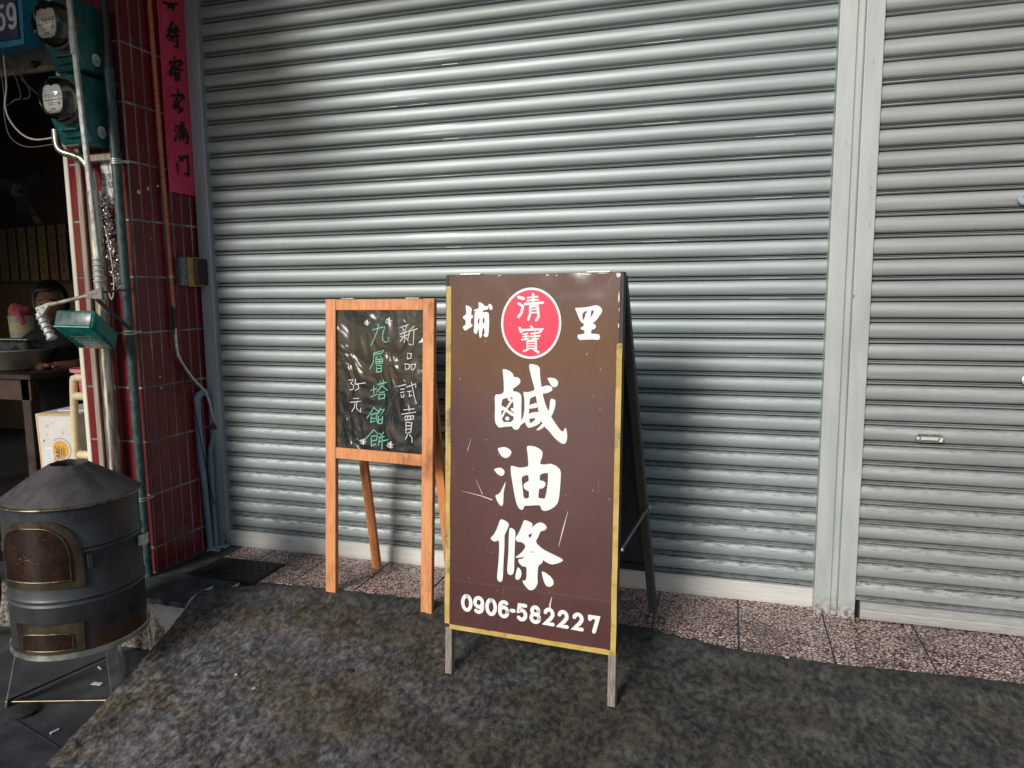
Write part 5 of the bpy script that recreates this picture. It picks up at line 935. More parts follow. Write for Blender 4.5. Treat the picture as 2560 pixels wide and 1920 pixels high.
for k in range(73):
    a = 2*math.pi*k/72; lp.append((a, .066+.004*noise.noise(Vector((math.cos(a)*3, math.sin(a)*3, 1))), .700+.004*noise.noise(Vector((math.cos(a)*4, math.sin(a)*4, 7)))))
rings = []
for t in [i/10 for i in range(11)]:
    ring = []
    for k in range(72):
        a, r1, z1 = lp[k]; r = .2435+(r1-.2435)*t; z = .580+(z1-.580)*(t**.92)+noise.noise(Vector((math.cos(a)*2.5, math.sin(a)*2.5, t*2)))*.004*math.sin(t*math.pi)
        ring.append(b.bm.verts.new(SC+Vector((r*math.cos(a), r*math.sin(a), z))))
    rings.append(ring)
for t in (.3, .7):
    rings.append([b.bm.verts.new(SC+Vector((lp[k][1]*.93*math.cos(lp[k][0])*(1+t*.6), lp[k][1]*.93*math.sin(lp[k][0])*(1+t*.6), .696-.1*t))) for k in range(72)])
for A, B in zip(rings, rings[1:]):
    for k in range(72): b.bm.faces.new((A[k], A[(k+1) % 72], B[(k+1) % 72], B[k]))
lid = b.build('lid', OVT, ov, 55)
b = MB(); b.lathe([(.0001, .60), (.2, .60)], SC, 40, cap=False); b.build('inside', DARK, ov)
def patch(f0, f1, z0, z1, r, arch, mat, name, parent, nphi=28, nz=8, th=.004, k=.25):
    b = MB(); F, Bk = [], []
    for i in range(nphi+1):
        t = -1+2*i/nphi; phi = math.radians((f0+f1)/2+(f1-f0)/2*t)+A0
        e = max(0, (abs(t)-k)/(1-k)); top = z1-arch*(1-math.sqrt(max(0, 1-e*e)))
        F.append([b.bm.verts.new(SC+Vector((r*math.cos(phi), r*math.sin(phi), z0+(top-z0)*j/nz))) for j in range(nz+1)])
        Bk.append([b.bm.verts.new(SC+Vector(((r-th)*math.cos(phi), (r-th)*math.sin(phi), z0+(top-z0)*j/nz))) for j in range(nz+1)])
    for i in range(nphi):
        for j in range(nz): b.bm.faces.new((F[i][j], F[i+1][j], F[i+1][j+1], F[i][j+1]))
        b.bm.faces.new((F[i][0], Bk[i][0], Bk[i+1][0], F[i+1][0])); b.bm.faces.new((F[i][nz], F[i+1][nz], Bk[i+1][nz], Bk[i][nz]))
    for i in (0, nphi):
        for j in range(nz): b.bm.faces.new((F[i][j], F[i][j+1], Bk[i][j+1], Bk[i][j]))
    outl = [v.co.copy() for v in F[0]]+[F[i][nz].co.copy() for i in range(1, nphi+1)]+[F[nphi][j].co.copy() for j in range(nz-1, -1, -1)]+[F[i][0].co.copy() for i in range(nphi-1, 0, -1)]
    return b.build(name, mat, parent, 50), outl
def m_grime(name, a, b_, c_, rr=.32):
    t = NT(name); t.set(spec=.5, metal=.3); n = t.noise(t.coord((1, 1, .55)), 11, 8, .72, .4); d = t.noise(t.coord((1, 1, .8)), 26, 8, .75)
    c = t.ramp(n, [(.36, a), (.64, b_)]); c = t.mix(t.ramp(d, [(.50, 0.0), (.66, .7)]), c, c_); c = t.mix(t.ramp(t.noise(t.coord(), 90, 3, .6), [(.70, 0.0), (.74, .6)]), c, (.35, .30, .24))
    t.col(c); t.rgh(t.ramp(n, [(.3, rr-.1), (.7, rr+.2)])); t.bump(d, .2, .004); return t.m
DOORM = m_grime('brown heat-tinted brass', (.024, .018, .012), (.085, .064, .034), (.045, .016, .007))
PANE = m_grime('smoked brown glass', (.010, .006, .005), (.030, .014, .009), (.075, .024, .009), .2)
dr, _ = patch(-72, 5, .268, .532, .2475, .15, DOORM, 'door', ov); dr['label'] = 'arched brass-brown oven door with a sun emblem'
pn, outl = patch(-66, -5, .300, .508, .2515, .11, PANE, 'pane', dr)
MB().tube(outl, .0024, 6, closed=True).build('pane_edge', BRASS, dr, 60)
def cyl(phi, z, r): a = math.radians(phi)+A0; return SC+Vector((r*math.cos(a), r*math.sin(a), z))
b = MB(); c_phi, c_z = -38, .368
b.tube([cyl(c_phi+5.2*math.cos(t), c_z+.021*math.sin(t), .2525) for t in [math.pi*k/10 for k in range(11)]], .0016, 5)
for k in range(6):
    t = math.radians(8+k*33); b.tube([cyl(c_phi+7.2*math.cos(t), c_z+.029*math.sin(t), .2525), cyl(c_phi+11*math.cos(t), c_z+.044*math.sin(t), .2525)], .0014, 5)
b.build('sun_emblem', BRASS, pn, 60)
ld, _ = patch(-60, 1, .012, .128, .2465, .0, DOORM, 'ash_door', ov, nphi=18, nz=3)
lp_, outl = patch(-52, -8, .028, .095, .2495, .012, PANE, 'ash_pane', ld, nphi=16, nz=3); MB().tube(outl, .0020, 6, closed=True).build('pane_edge', BRASS, ld, 60)
b = MB()
for c_phi, c_z in ((24, .110), (47, .112), (-100, .11), (100, .11)):
    for k in range(7):
        q = (0, 0) if k == 6 else (math.cos(k*math.pi/3)*3.4, math.sin(k*math.pi/3)*.0155); p = cyl(c_phi+q[0], c_z+q[1], .2402); n_ = (p-Vector((SC.x, SC.y, p.z))).normalized()
        b.lathe([(.0001, .0006), (.0062, .0006), (.0064, -.001)], p, 10, n_, cap=False)
b.build('vent_hole', DARK, ov)
b = MB(); b.obox(cyl(8, .335, .240), cyl(12, .335, .240)-cyl(8, .335, .240), (0, 0, .05), (cyl(8, 0, 1)-SC)*.012, .001); b.build('latch', OV, ov)
q0 = cyl(62, .345, .243); b = MB(); out_ = (cyl(66, 0, 1)-SC); tn = Vector((-out_.y, out_.x, 0))
b.obox(q0, tn*.045, out_*.030, Vector((0, 0, .044)), .003, 2); b.build('side_handle', simple('bright tin', (.50, .49, .47), (.62, .61, .58), .3, .85, 20), ov)
b = MB(); b.lathe([(.246, -.012), (.2495, -.010), (.2495, .010), (.246, .012), (.242, .011), (.242, -.011), (.246, -.012)], SC, 72, cap=False); b.build('bottom_hoop', STEEL, ov, 40)
FEET = [Vector((-.138, -1.238, -.248)), Vector((-.035, -.79, -.248)), Vector((.285, -1.105, -.248))]
for f in FEET:
    d = Vector((f.x-SC.x, f.y-SC.y, 0)).normalized(); top_ = SC+d*.225+Vector((0, 0, -.008)); MB().bar(top_, f, .046, .0045, Vector((-d.y, d.x, 0)), .0006).build('leg', simple('flat steel leg', (.28, .29, .30), (.46, .47, .48), .4, .8, 20), ov)
up_ = Vector((0, 0, .016))
MB().tube([FEET[0]+up_, FEET[2]+up_], .0045, 8).build('stretcher', BRASS, ov, 60); MB().tube([FEET[0]+up_, FEET[1]+up_], .0045, 8).build('stretcher', OV, ov, 60); MB().tube([FEET[1]+up_, FEET[2]+up_], .0045, 8).build('stretcher', OV, ov, 60)
# dark burner disc lying under the oven
b = MB(); b.lathe([(.0001, .0), (.05, .0), (.055, .012), (.03, .022), (.0001, .022)], (-.03, -1.262, -.25), 24, cap=False); tag(b.build('iron_weight', RUBBER, None, 40), 'small round black iron weight on the street by the oven foot', 'weight')

# ================================================================ neighbouring shop, left of the pillar
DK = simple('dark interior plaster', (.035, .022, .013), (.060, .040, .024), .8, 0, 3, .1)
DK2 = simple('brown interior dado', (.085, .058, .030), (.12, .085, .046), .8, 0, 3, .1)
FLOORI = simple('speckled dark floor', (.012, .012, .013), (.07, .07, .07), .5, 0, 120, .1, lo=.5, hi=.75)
def struct(name, b, mat, label): return tag(b.build(name, mat), label, kind='structure')
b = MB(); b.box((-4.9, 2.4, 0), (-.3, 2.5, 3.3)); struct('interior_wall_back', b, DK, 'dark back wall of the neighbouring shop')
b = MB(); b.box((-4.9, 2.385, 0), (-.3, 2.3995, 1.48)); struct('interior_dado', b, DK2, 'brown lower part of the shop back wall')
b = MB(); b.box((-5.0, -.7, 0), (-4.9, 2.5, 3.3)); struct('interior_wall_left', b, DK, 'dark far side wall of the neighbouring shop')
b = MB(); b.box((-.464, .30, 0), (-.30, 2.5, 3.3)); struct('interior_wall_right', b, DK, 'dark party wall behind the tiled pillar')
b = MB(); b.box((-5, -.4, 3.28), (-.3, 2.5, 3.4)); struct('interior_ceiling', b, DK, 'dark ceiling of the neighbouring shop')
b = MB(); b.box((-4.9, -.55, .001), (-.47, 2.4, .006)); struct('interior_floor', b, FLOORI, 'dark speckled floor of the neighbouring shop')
PANELM = simple('grey-beige fascia panel', (.24, .22, .21), (.34, .31, .29), .5, .2, 6, .1)
hd = thing('shop_fascia', (-2.6, -.4, 2.43), 'grey-beige metal fascia with a brass strip over the dark shop opening', 'fascia')
b = MB(); b.box((-5, -.41, 2.452), (-.482, -.36, 3.3)); b.build('panel', PANELM, hd)
b = MB(); b.box((-5, -.425, 2.425), (-.482, -.40, 2.4515), .003); b.build('strip', simple('dull brass strip', (.34, .28, .20), (.50, .43, .33), .4, .6, 30), hd)
b = MB(); b.sphere((-.63, -.43, 2.455), .018, 12, 8); b.build('knob', BLACKP, hd, 60)
# hanging blue house-number sign
bs = thing('number_sign', (-.62, -.62, 2.46), 'blue projecting box sign with white digits at the top left', 'sign')
b = MB(); b.hexa([(-1.0, -.62, 2.458), (-.462, -.62, 2.472), (-.445, -.555, 2.472), (-1.0, -.555, 2.458), (-1.0, -.62, 3.0), (-.437, -.62, 3.0), (-.420, -.555, 3.0), (-1.0, -.555, 3.0)]); b.build('case', simple('bright blue frame', (.010, .17, .32), (.02, .26, .42), .4, 0, 20), bs)
b = MB(); b.box((-1.0, -.628, 2.496), (-.482, -.6205, 3.0)); fc = b.build('face', simple('navy face', (.006, .012, .06), (.010, .02, .09), .35, 0, 20), bs)
q = Plane((-.53, -.6285, 2.60), (1, 0, 0), (0, 0, 1), .0005); b = MB()
for k, dgt in ((-1, '5'), (0, '9')):
    for st_ in DG[dgt]: ribbon(b, q, [(-2+k*64+p[0]*44, -56+p[1]*96) for p in st_], 17)
b.build('digits', simple('pale blue digits', (.55, .62, .70), None, .5), fc, merge=False)
for k, pts in enumerate((([(-.66, -.56, 2.465), (-.672, -.55, 2.33), (-.69, -.55, 2.25), (-.672, -.55, 2.18), (-.62, -.54, 2.115), (-.55, -.53, 2.085), (-.44, -.52, 2.09)]), ([(-.69, -.56, 2.465), (-.69, -.55, 2.30), (-.70, -.55, 2.20), (-.675, -.55, 2.10), (-.60, -.53, 2.055), (-.45, -.52, 2.06)]), ([(-.65, -.56, 2.465), (-.62, -.54, 2.36), (-.615, -.53, 2.28), (-.65, -.53, 2.27), (-.70, -.53, 2.25)]), ([(-.655, -.56, 2.465), (-.61, -.54, 2.40), (-.56, -.53, 2.31), (-.565, -.53, 2.275), (-.60, -.53, 2.27)]), ([(-.60, -.535, 2.36), (-.50, -.52, 2.27), (-.43, -.51, 2.22)]))):
    b = MB(); b.tube(catmull(pts), .0042 if k == 0 else .003, 7)
    tag(b.build('cable', simple('pale cable', (.52, .50, .45), None, .5) if k == 0 else simple('dark cable', (.10, .085, .075), None, .5), None, 60), ('thick pale cable looping down from the blue number sign', 'dark cable drooping lowest below the blue number sign', 'short dark cable knotted under the number sign', 'dark cable curling back below the number sign', 'thin dark wire running from the knot to the lower meter')[k], 'cable', 'cables under the number sign')
# canvas awning of the neighbouring shop (shades its front; above and left of the picture)
aw = thing('awning', (-2.4, -1.2, 2.2), 'striped canvas awning over the neighbouring shop front', 'awning')
b = MB(); b.hexa([(-5.0, -2.35, 2.36), (-1.2, -2.35, 2.36), (-1.2, -.43, 3.12), (-5.0, -.43, 3.12), (-5.0, -2.35, 2.366), (-1.2, -2.35, 2.366), (-1.2, -.43, 3.126), (-5.0, -.43, 3.126)]); b.build('canvas', simple('faded canvas', (.16, .10, .07), (.22, .15, .10), .9, 0, 5), aw)
b = MB(); b.box((-5.0, -2.36, 1.98), (-1.2, -2.352, 2.358)); b.build('valance', simple('faded valance', (.18, .11, .08), None, .9), aw)

b = MB(); b.hexa([(-1.18, -1.95, 2.74), (.18, -1.95, 2.74), (.18, -.47, 3.12), (-1.18, -.47, 3.12), (-1.18, -1.95, 2.76), (.18, -1.95, 2.76), (.18, -.47, 3.14), (-1.18, -.47, 3.14)]); b.build('unseen_side_canopy', simple('old metal canopy', (.20, .20, .19), (.28, .28, .27), .6, .3, 5), aw)  # unseen sheet added to shade the upper left of the wide shutter

# table, basin, juicer
TB = simple('dark table', (.018, .012, .010), (.04, .026, .02), .4, 0, 12)
tb = thing('counter_table', (-1.9, .0, 0), 'dark counter table just inside the shop opening', 'table')
b = MB(); b.box((-2.9, -.28, .915), (-1.02, .30, .945), .004); b.build('table_top', TB, tb)
b = MB(); b.box((-2.85, -.25, .80), (-1.06, -.23, .914)); b.build('apron', simple('brown apron board', (.04, .018, .012), (.07, .03, .02), .5), tb)
for x in (-2.8, -1.1):
    for y in (-.22, .25): MB().box((x-.03, y-.03, .006), (x+.03, y+.03, .914), .003).build('leg', TB, tb)
b = MB(); b.lathe([(.0001, .0), (.17, .0), (.185, .01), (.225, .105), (.238, .112), (.236, .118), (.222, .113), (.18, .016), (.0001, .012)], (-1.43, -.06, .946), 44, cap=False)
tag(b.build('basin', simple('dull aluminium basin', (.40, .37, .32), (.52, .48, .42), .4, .6, 12, .1), None, 50), 'wide shallow metal basin on the dark counter', 'basin')
jc = thing('juicer', (-1.58, .12, .946), 'small scale with a clear beaker of yellow batter under a pink cloth', 'juicer')
b = MB(); b.box((-1.69, .02, .946), (-1.40, .2, 1.10), .01); b.build('base', simple('grey scale body', (.03, .035, .035), (.07, .075, .07), .5, 0, 30), jc)
b = MB(); b.box((-1.60, .0, 1.106), (-1.36, .22, 1.118), .004); b.build('platform', STEEL, jc)
b = MB(); b.lathe([(.0001, 1.12), (.068, 1.12), (.069, 1.15)], (-1.50, .10, 0), 24, cap=False); b.lathe([(.071, 1.21), (.074, 1.25), (.068, 1.25), (.064, 1.2)], (-1.50, .10, 0), 24, cap=False); b.build('beaker', simple('cloudy plastic', (.36, .34, .29), (.44, .41, .35), .35), jc, 50)
b = MB(); b.lathe([(.069, 1.15), (.071, 1.21)], (-1.50, .10, 0), 24, cap=False); b.build('batter', simple('yellow batter', (.52, .46, .24), (.6, .54, .3), .5), jc, 50)
b = MB(); b.sphere((-1.50, .09, 1.268), .062, 20, 14, (1.05, .9, .75))
for v in b.bm.verts: v.co += Vector((1, 0, .6))*.02*noise.noise(v.co*26)+Vector((0, 0, 1))*.03*noise.noise(v.co*14+Vector((3, 0, 0)))
b.tube(catmull([(-1.45, .04, 1.27), (-1.425, .03, 1.24), (-1.41, .03, 1.20)], 5), [.016]*10+[.008], 8)
b.build('cloth', simple('pink cloth', (.46, .075, .10), (.58, .13, .15), .8), jc, 70)
# menu strips on the back wall
strips = [(.30, .24, .05), (.20, .14, .09), (.19, .13, .12), (.22, .17, .08), (.22, .17, .09), (.24, .20, .06), (.26, .11, .09), (.22, .16, .11)]
for k, c in enumerate(strips):
    x = -4.62+.128*k; b = MB(); b.box((x, 2.372, 1.52), (x+.10, 2.384, 2.03+.004*k), .001)
    s_ = b.build('menu_strip', simple('menu paper', tuple(v*.75 for v in c), c, .8, 0, 6)); b2 = MB(); q = Plane((x+.05, 2.3715, 1.78), (1, 0, 0), (0, 0, 1))
    for r in range(5):
        for st_ in ([(-20, 8), (20, 8)], [(0, 26), (0, -18)], [(-16, -14), (16, -16)]): ribbon(b2, q, [(p[0], p[1]+160-80*r) for p in st_], 5)
    o = b2.build('writing', INK, s_, merge=False); o['kind'] = 'stuff'
    nm = ('far left edge yellow', 'second from the left', 'third from the left', 'fourth from the left', 'fifth from the left', 'sixth from the left', 'seventh from the left', 'far right')[k]
    tag(s_, 'paper menu strip on the dim back wall, %s of the row' % nm, 'menu strip', 'menu strips on the back wall')
# wall fan
wf = thing('wall_fan', (-3.5, 1.9, 2.28), 'pale wall fan high up in the dark shop', 'fan')
FX = Vector((-2.75, 1.2, 2.18)); ax_ = Vector((.75, -.6, -.25)).normalized(); sd = ax_.cross(Vector((0, 0, 1))).normalized(); upv = sd.cross(ax_)
FANM = simple('pale fan plastic', (.16, .13, .08), (.22, .18, .12), .5)
wf.location = FX
b = MB(); b.tube([FX+(sd*math.cos(a)+upv*math.sin(a))*.2 for a in [2*math.pi*k/36 for k in range(36)]], .007, 6, closed=True)
for k in range(18):
    a = 2*math.pi*k/18; b.tube([FX+ax_*.05, FX+(sd*math.cos(a)+upv*math.sin(a))*.2], .0018, 4)
b.build('cage', simple('dark cage wire', (.03, .03, .035), None, .5, .3), wf, 60)
b = MB(); b.lathe([(.0001, -.16), (.06, -.15), (.07, -.05), (.05, -.01), (.0001, 0)], FX, 20, ax_, cap=False); b.build('motor', FANM, wf, 50)
for k in range(3):
    a = 2*math.pi*k/3+.4; d = sd*math.cos(a)+upv*math.sin(a); e = ax_.cross(d); b = MB(); b.obox(FX+d*.03-e*.04-ax_*.02, d*.15, e*.09, ax_*.004, .001); b.build('blade', simple('dark blade', (.03, .03, .04), None, .4), wf)
MB().bar(FX-ax_*.14, FX-ax_*.14-upv*.25+Vector((-.05, .2, 0)), .05, .03, sd, .004).build('bracket', FANM, wf)

# person standing behind the counter
SKIN = simple('skin', (.20, .095, .055), (.26, .13, .08), .5, 0, 30); SHIRT = simple('black shirt', (.010, .010, .011), (.018, .018, .02), .85, 0, 40); HAIR = simple('black hair', (.008, .006, .006), (.016, .013, .012), .45, 0, 80, .4, (1, 1, .2))
PH = Vector((-1.335, .16, 0))                       # ground point below the head
pe = thing('person', (PH.x, PH.y, 0), 'woman in a black T-shirt behind the counter looking out, face half hidden by the crank', 'person')
look = Vector((2.3, -3.0, 0)).normalized(); rt_ = Vector((-look.y, look.x, 0)); rt_ = -rt_ if rt_.dot(Vector((1, 0, 0))) < 0 else rt_
def skin_mesh(name, joints, edges, mat, parent, sub=2):
    me = bpy.data.meshes.new(name); o = org(parent); me.from_pydata([tuple(Vector(j[0])-o) for j in joints], edges, []); ob = link(name, me, mat, parent)
    md = ob.modifiers.new('skin', 'SKIN'); sv = me.skin_vertices[0].data
    for v_, j in zip(sv, joints): v_.radius = j[1] if isinstance(j[1], tuple) else (j[1], j[1])
    sv[0].use_root = True; md.use_smooth_shade = True; sb = ob.modifiers.new('sub', 'SUBSURF'); sb.levels = sub; sb.render_levels = sub
    bpy.context.view_layer.update(); ev = bpy.data.meshes.new_from_object(ob.evaluated_get(bpy.context.evaluated_depsgraph_get())); ob.modifiers.clear(); ob.data = ev; ev.materials.clear(); ev.materials.append(mat)
    for p in ev.polygons: p.use_smooth = True
    return ob
def P_(r, f, z): return PH+rt_*r+look*f+Vector((0, 0, z))
J = [(P_(0, -.05, .80), (.13, .10)), (P_(0, -.04, .95), (.12, .09)), (P_(0, -.03, 1.06), (.125, .09)), (P_(0, -.02, 1.115), (.10, .075)), (P_(0, -.01, 1.155), .050), (P_(0, .0, 1.20), .047),
     (P_(.15, -.03, 1.085), .055), (P_(.21, .0, .97), .045), (P_(.13, .17, .955), .036), (P_(.02, .24, .962), .026),
     (P_(-.15, -.03, 1.085), .055), (P_(-.20, .02, .97), .045), (P_(-.10, .18, .955), .036), (P_(.0, .23, .962), .026), (P_(.08, -.06, .6), .075), (P_(.08, -.04, .03), .05), (P_(-.08, -.06, .6), .075), (P_(-.08, -.04, .03), .05)]
Ed = [(0, 1), (1, 2), (2, 3), (3, 4), (4, 5), (3, 6), (6, 7), (7, 8), (8, 9), (3, 10), (10, 11), (11, 12), (12, 13), (0, 14), (14, 15), (0, 16), (16, 17)]
bodyo = skin_mesh('body', J, Ed, SKIN, pe)
bm = bmesh.new(); bm.from_mesh(bodyo.data); bm.normal_update(); off = org(pe)
kill = []
for f in bm.faces:
    c = f.calc_center_median()+off; fw = (c-PH).dot(look)
    if c.z > 1.165 or (fw > .07 and c.z < 1.03): kill.append(f)
bmesh.ops.delete(bm, geom=kill, context='FACES')
for v in bm.verts: v.co += v.normal*.010
me = bpy.data.meshes.new('shirt'); bm.to_mesh(me); bm.free()
for q in me.polygons: q.use_smooth = True
link('shirt', me, SHIRT, pe)
# head shaped from a sphere: jaw, brow, nose, eyes, mouth
hc = P_(0, .02, 1.31); bm = bmesh.new(); bmesh.ops.create_uvsphere(bm, u_segments=32, v_segments=24, radius=1)
for v in bm.verts:
    x, y, z = v.co                                  # x right, y forward, z up
    w_ = .073*(1-.22*max(0, -z)**1.5); d_ = .092; h_ = .118
    X, Y, Z = x*w_, y*d_, z*h_
    if y > 0:
        Y -= .010*max(0, -z)*(1-abs(z))
        Y += .020*math.exp(-((x/.16)**2+((z+.14)/.20)**2)); Y += .006*math.exp(-((z-.22)/.12)**2)*max(0, y)
        for ex in (-.42, .42): Y -= .010*math.exp(-(((x-ex)/.20)**2+((z-.04)/.13)**2))
        Y += .007*math.exp(-((x/.28)**2+((z+.46)/.09)**2)); Y += .008*math.exp(-((x/.3)**2+((z+.85)/.2)**2))
    q = hc+rt_*X+look*Y+Vector((0, 0, Z)); v.co = q-org(pe)
me = bpy.data.meshes.new('head'); bm.to_mesh(me); bm.free()
for p in me.polygons: p.use_smooth = True
head = link('head', me, SKIN, pe)
b = MB()
for s_ in (-1, 1): b.sphere(hc+rt_*.029*s_+look*.079+Vector((0, 0, .005)), .0115, 10, 7, (1.3, 1, .65))
b.build('eye', simple('eye white', (.40, .36, .33), None, .3), head, 60)
b = MB()
for s_ in (-1, 1): b.sphere(hc+rt_*.029*s_+look*.087+Vector((0, 0, .005)), .0055, 8, 6)
for s_ in (-1, 1): b.tube(catmull([hc+rt_*.012*s_+look*.090+Vector((0, 0, .026)), hc+rt_*.030*s_+look*.088+Vector((0, 0, .032)), hc+rt_*.048*s_+look*.074+Vector((0, 0, .025))], 4), .0030, 6)
b.build('eyebrow', HAIR, head, 60)
b = MB(); b.tube(catmull([hc+rt_*-.022+look*.084+Vector((0, 0, -.054)), hc+look*.094+Vector((0, 0, -.052)), hc+rt_*.022+look*.084+Vector((0, 0, -.054))], 4), .0045, 6); b.build('mouth', simple('lips', (.22, .06, .05), None, .5), head, 60)
b = MB()
for s_ in (-1, 1): b.sphere(hc+rt_*.074*s_+look*-.005+Vector((0, 0, -.004)), .02, 8, 6, (.4, .7, 1.2))
b.build('ear', SKIN, head, 60)
bm = bmesh.new(); bmesh.ops.create_uvsphere(bm, u_segments=28, v_segments=20, radius=1)
for v in bm.verts:
    x, y, z = v.co; k_ = 1+.06*noise.noise(v.co*6)
    X, Y, Z = x*.094*k_, y*.112*k_-.014, z*.126*k_+.026
    if y > .10 and z < .40+.15*x: Y = min(Y, .034); X *= 1.02
    if z < 0 and y < .2: Z *= 1.15; X *= 1.06
    v.co = hc+rt_*X+look*Y+Vector((0, 0, Z))-org(pe)
me = bpy.data.meshes.new('hair'); bm.to_mesh(me); bm.free()
for p in me.polygons: p.use_smooth = True
link('hair', me, HAIR, pe)
b = MB(); b.sphere(P_(.01, -.10, 1.30), .05, 14, 10, (1, 1, 1.1)); b.build('hair_bun', HAIR, pe, 60)
# fingers of the resting hands
b = MB()
for s_ in (-1, 1):
    base = P_(.02 if s_ > 0 else .0, .235, .962)
    for k, L in enumerate((.055, .066, .07, .06)):
        d0 = (look*.6-rt_*s_*.8).normalized(); o_ = base+look*(.012-.012*k)+Vector((0, 0, .004)); b.tube([o_, o_+d0*L*.5+Vector((0, 0, .004)), o_+d0*L+Vector((0, 0, -.008))], [.0085, .0082, .006], 7)
    b.tube([base+Vector((0, 0, .01)), base+look*.03+Vector((0, 0, .012)), base+look*.05-rt_*s_*.02+Vector((0, 0, .004))], [.010, .009, .007], 7)
b.build('fingers', SKIN, pe, 60)

# carton, cream chair, basket beside the pillar
BT = Vector((-.925, -.35, .748)); tilt = Vector((.030, 0, -1)).normalized()
ct = thing('carton', BT+tilt*.36, 'white and yellow cardboard carton with a round orange logo and tilted print', 'carton')
ex, ey, ez = Vector((.245, .030, .003)), Vector((.05, .26, .02)), tilt*.36
CART = simple('white printed board', (.60, .57, .55), (.70, .67, .66), .6, 0, 8); CYEL = simple('yellow board edge', (.62, .36, .06), (.72, .45, .10), .6, 0, 12)
b = MB(); b.obox(BT+ez, ex, ey, -ez, .002); bx = b.build('box_body', CART, ct)
cq = Plane(BT+ez, ex, -ez, .0006); W_, H_ = ex.length*1000, 360
b = MB()
for (u0, v0, u1, v1) in ((0, 348, W_, 360), (0, 0, 9, 348), (W_-22, 0, W_, 348)): b.poly([cq(u0, v0, .5), cq(u1, v0, .5), cq(u1, v1, .5), cq(u0, v1, .5)])
b.build('yellow_border', CYEL, bx)
b = MB(); b.poly([cq(*p, .6) for p in ellipse(128, 170, 48, 48, 32)]); lg = b.build('logo_disc', simple('orange logo', (.66, .34, .05), None, .5), bx)
b = MB(); b.poly([cq(u, v, .9) for u, v in ((85, 92), (150, 92), (150, 134), (85, 134))]); b.build('kraft_patch', simple('kraft tape', (.50, .32, .18), None, .6), bx)
b = MB(); ribbon(b, cq, arc(130, 170, 60, 60, -70, 130, 24), 2.4, .7); text_mesh(b, cq, 'ABC', 112, 158, 34, .95, .5, rot=math.pi/2); ribbon(b, cq, [(135, 137), (135, 182)], 3, .95); ribbon(b, cq, [(145, 137), (145, 187)], 3, .95); ribbon(b, cq, [(152, 137), (152, 180)], 2, .95)
for i in range(4): ribbon(b, cq, [(128, 132+i*12), (134, 136+i*12)], 4, .98)
ribbon(b, cq, [(30, 212), (36, 220)], 5, .7); b.build('logo_print', INK, bx, merge=False)
b = MB(); b.poly([cq(u, v, 1.1) for u, v in ((28, 98), (80, 92), (84, 180), (34, 184))]); lb = b.build('address_label', simple('white label', (.72, .72, .72), None, .5), bx)
b = MB(); [ribbon(b, cq, [(40, 108+i*14), (72, 106+i*14)], 2, 1.4) for i in range(5)]; b.build('label_print', simple('grey label print', (.25, .25, .25), None, .6), lb, merge=False)
b = MB()
for u, v, r in ((60, 295, 9), (95, 312, 5), (150, 262, 8), (55, 250, 6)): b.poly([cq(*p, .7) for p in ellipse(u, v, r, r, 12)])
b.build('orange_spots', simple('pale orange', (.70, .42, .25), None, .6), bx)
b = MB(); b.obox(BT+Vector((.09, .06, .008)), Vector((.17, .02, .004)), Vector((.02, .14, .012)), Vector((0, 0, .006))); b.build('flap', CART, ct)
st = thing('crate', (-.80, -.18, 0), 'dark crate carrying the printed carton', 'crate')
b = MB(); b.box((-1.02, -.33, .006), (-.56, .06, .385), .004); b.build('crate_body', TB, st)
for z in (.06, .19, .32): MB().box((-1.03, -.342, z), (-.55, -.3305, z+.07), .002).build('slat', TB, st)
CREAM = simple('cream enamel', (.62, .50, .28), (.76, .66, .44), .45, 0, 16, .1)
ci = thing('stool', (-.60, -.36, 0), 'cream ladder-sided stool leaning beside the red pillar', 'stool')
b = MB(); b.tube(catmull([(-.665, -.37, .01), (-.648, -.37, .52), (-.628, -.368, .90), (-.612, -.368, .945), (-.57, -.368, .952), (-.50, -.368, .952)], 8), .019, 12); b.build('side_rail', CREAM, ci, 60)
MB().tube([(-.50, -.36, .01), (-.49, -.36, .95)], .018, 12).build('side_rail', CREAM, ci, 60)
for z in (.855, .55, .26): MB().tube([(-.625-.00, -.368, z), (-.50, -.364, z)], .021, 12).build('rung', CREAM, ci, 60)
b = MB(); pk = simple('pink plastic', (.66, .16, .21), (.76, .26, .30), .45, 0, 10)
BC = Vector((-.575, -.29, .835))
bk = thing('basket', BC, 'pink perforated plastic basket on the cream stool', 'basket')
b.lathe([(.060, .0), (.064, .004), (.085, .14), (.105, .142), (.106, .160), (.10, .160), (.082, .146), (.06, .008), (.0001, .008)], BC, 28, cap=False); b.build('tub', pk, bk, 50)
b = MB()
for k in range(28):
    a = 2*math.pi*k/28
    for z in (.02, .036, .052, .068, .084, .10, .116): r = .0655+.0205*(z/.14)*1.0; b.lathe([(.0001, .0006), (.003, .0006)], BC+Vector((r*math.cos(a), r*math.sin(a), z)), 6, (math.cos(a), math.sin(a), 0), cap=False)
o = b.build('holes', simple('basket hole', (.05, .015, .02), None, .8), bk); o['kind'] = 'stuff'

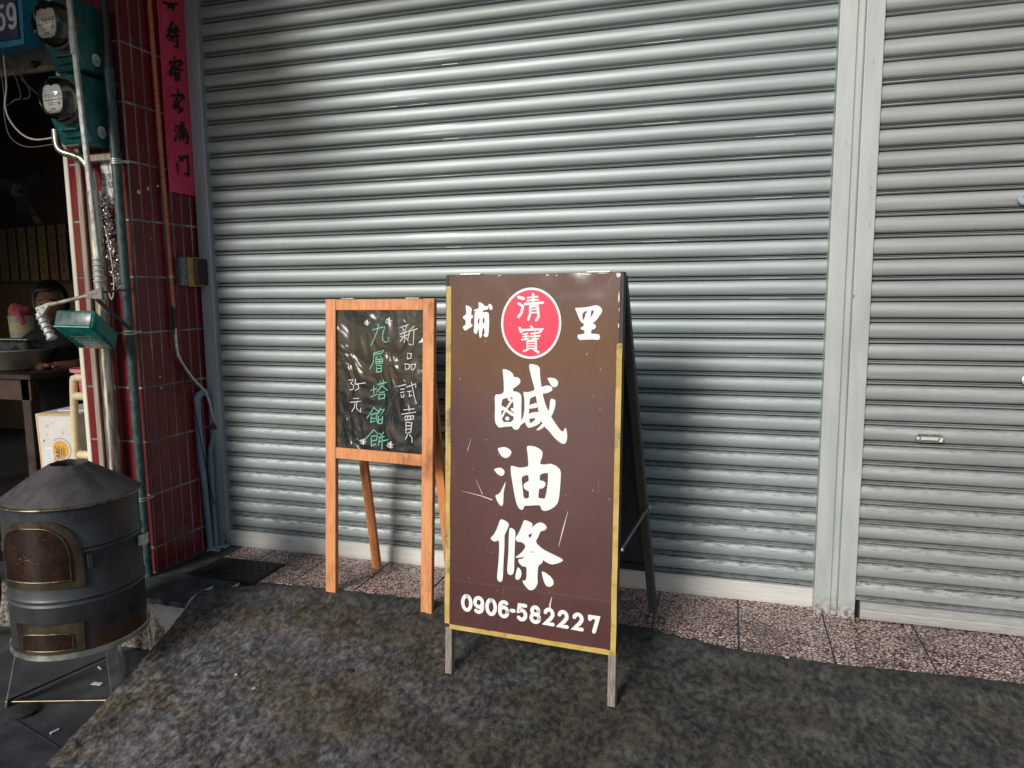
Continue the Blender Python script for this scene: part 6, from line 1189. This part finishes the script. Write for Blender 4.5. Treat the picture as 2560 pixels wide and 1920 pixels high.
# bicycle wheel glimpsed behind the oven at the left edge
bw = thing('bicycle', (-.86, -.86, -.25), 'bicycle half hidden behind the barrel oven at the left edge', 'bicycle')
WC = Vector((-.93, -.86, .055)); 
for nm, R_, r_, m_ in (('tyre', .30, .018, RUBBER), ('rim', .275, .009, STEEL)):
    b = MB(); b.tube([WC+Vector((R_*math.cos(a), 0, R_*math.sin(a))) for a in [2*math.pi*k/48 for k in range(48)]], r_, 8, closed=True); b.build(nm, m_, bw, 60)
b = MB()
for k in range(24): a = 2*math.pi*k/24; b.tube([WC+Vector((0, .02*(-1)**k, 0)), WC+Vector((.27*math.cos(a), 0, .27*math.sin(a)))], .0014, 4)
b.tube([WC+Vector((0, -.04, 0)), WC+Vector((0, .04, 0))], .018, 10); b.build('spokes', STEEL, bw, 60)
b = MB(); b.tube([WC, WC+Vector((.20, 0, .36)), WC+Vector((.16, 0, .52))], .013, 8); b.tube([WC+Vector((.19, 0, .34)), WC+Vector((-.5, 0, .30))], .014, 8); b.build('fork', simple('brass-coloured frame', (.36, .28, .14), (.46, .37, .2), .35, .6), bw, 60)

# ================================================================ litter
LIT = simple('white litter', (.66, .65, .62), None, .7)
def litter(x, y, z, L, wd, a, label, r=0):
    b = MB(); d = Vector((math.cos(a), math.sin(a), 0)); s_ = Vector((-d.y, d.x, 0))
    if r: b.tube([(x, y, z+r), Vector((x, y, z+r))+d*L], r, 8)
    else: b.obox(Vector((x, y, z+.001)), d*L, s_*wd, Vector((0, 0, .0025)))
    return tag(b.build('cigarette_butt' if r else 'paper_scrap', LIT, None, 50 if r else None), label, 'cigarette butt' if r else 'paper scrap', 'litter')
litter(.055, -1.02, -.25, .045, .018, .1, 'white paper scrap on the street under the oven')
litter(.20, -1.335, -.25, .030, 0, 1.3, 'cigarette butt on the street left of the ramp foot', .004)
litter(-.03, -.90, -.25, .032, 0, -.4, 'cigarette butt farther back beneath the oven', .004)
litter(.74, -.98, ramp_z(.74, -.98)+.002, .010, .012, .5, 'tiny white scrap on the ramp left of the easel')
litter(.86, -1.03, ramp_z(.86, -1.03)+.002, .012, .008, 1.0, 'tiny cream scrap low on the ramp')
litter(2.80, -.515, .004, .014, .008, .2, 'tiny white scrap where the tiles meet the ramp')
b = MB(); b.sphere((1.185, -.865, ramp_z(1.185, -.865)+.003), .020, 12, 8, (1.1, .8, .22)); tag(b.build('gum_spot', RUBBER, None, 60), 'flat black gum spot on the ramp between the easel and the sign', 'gum')
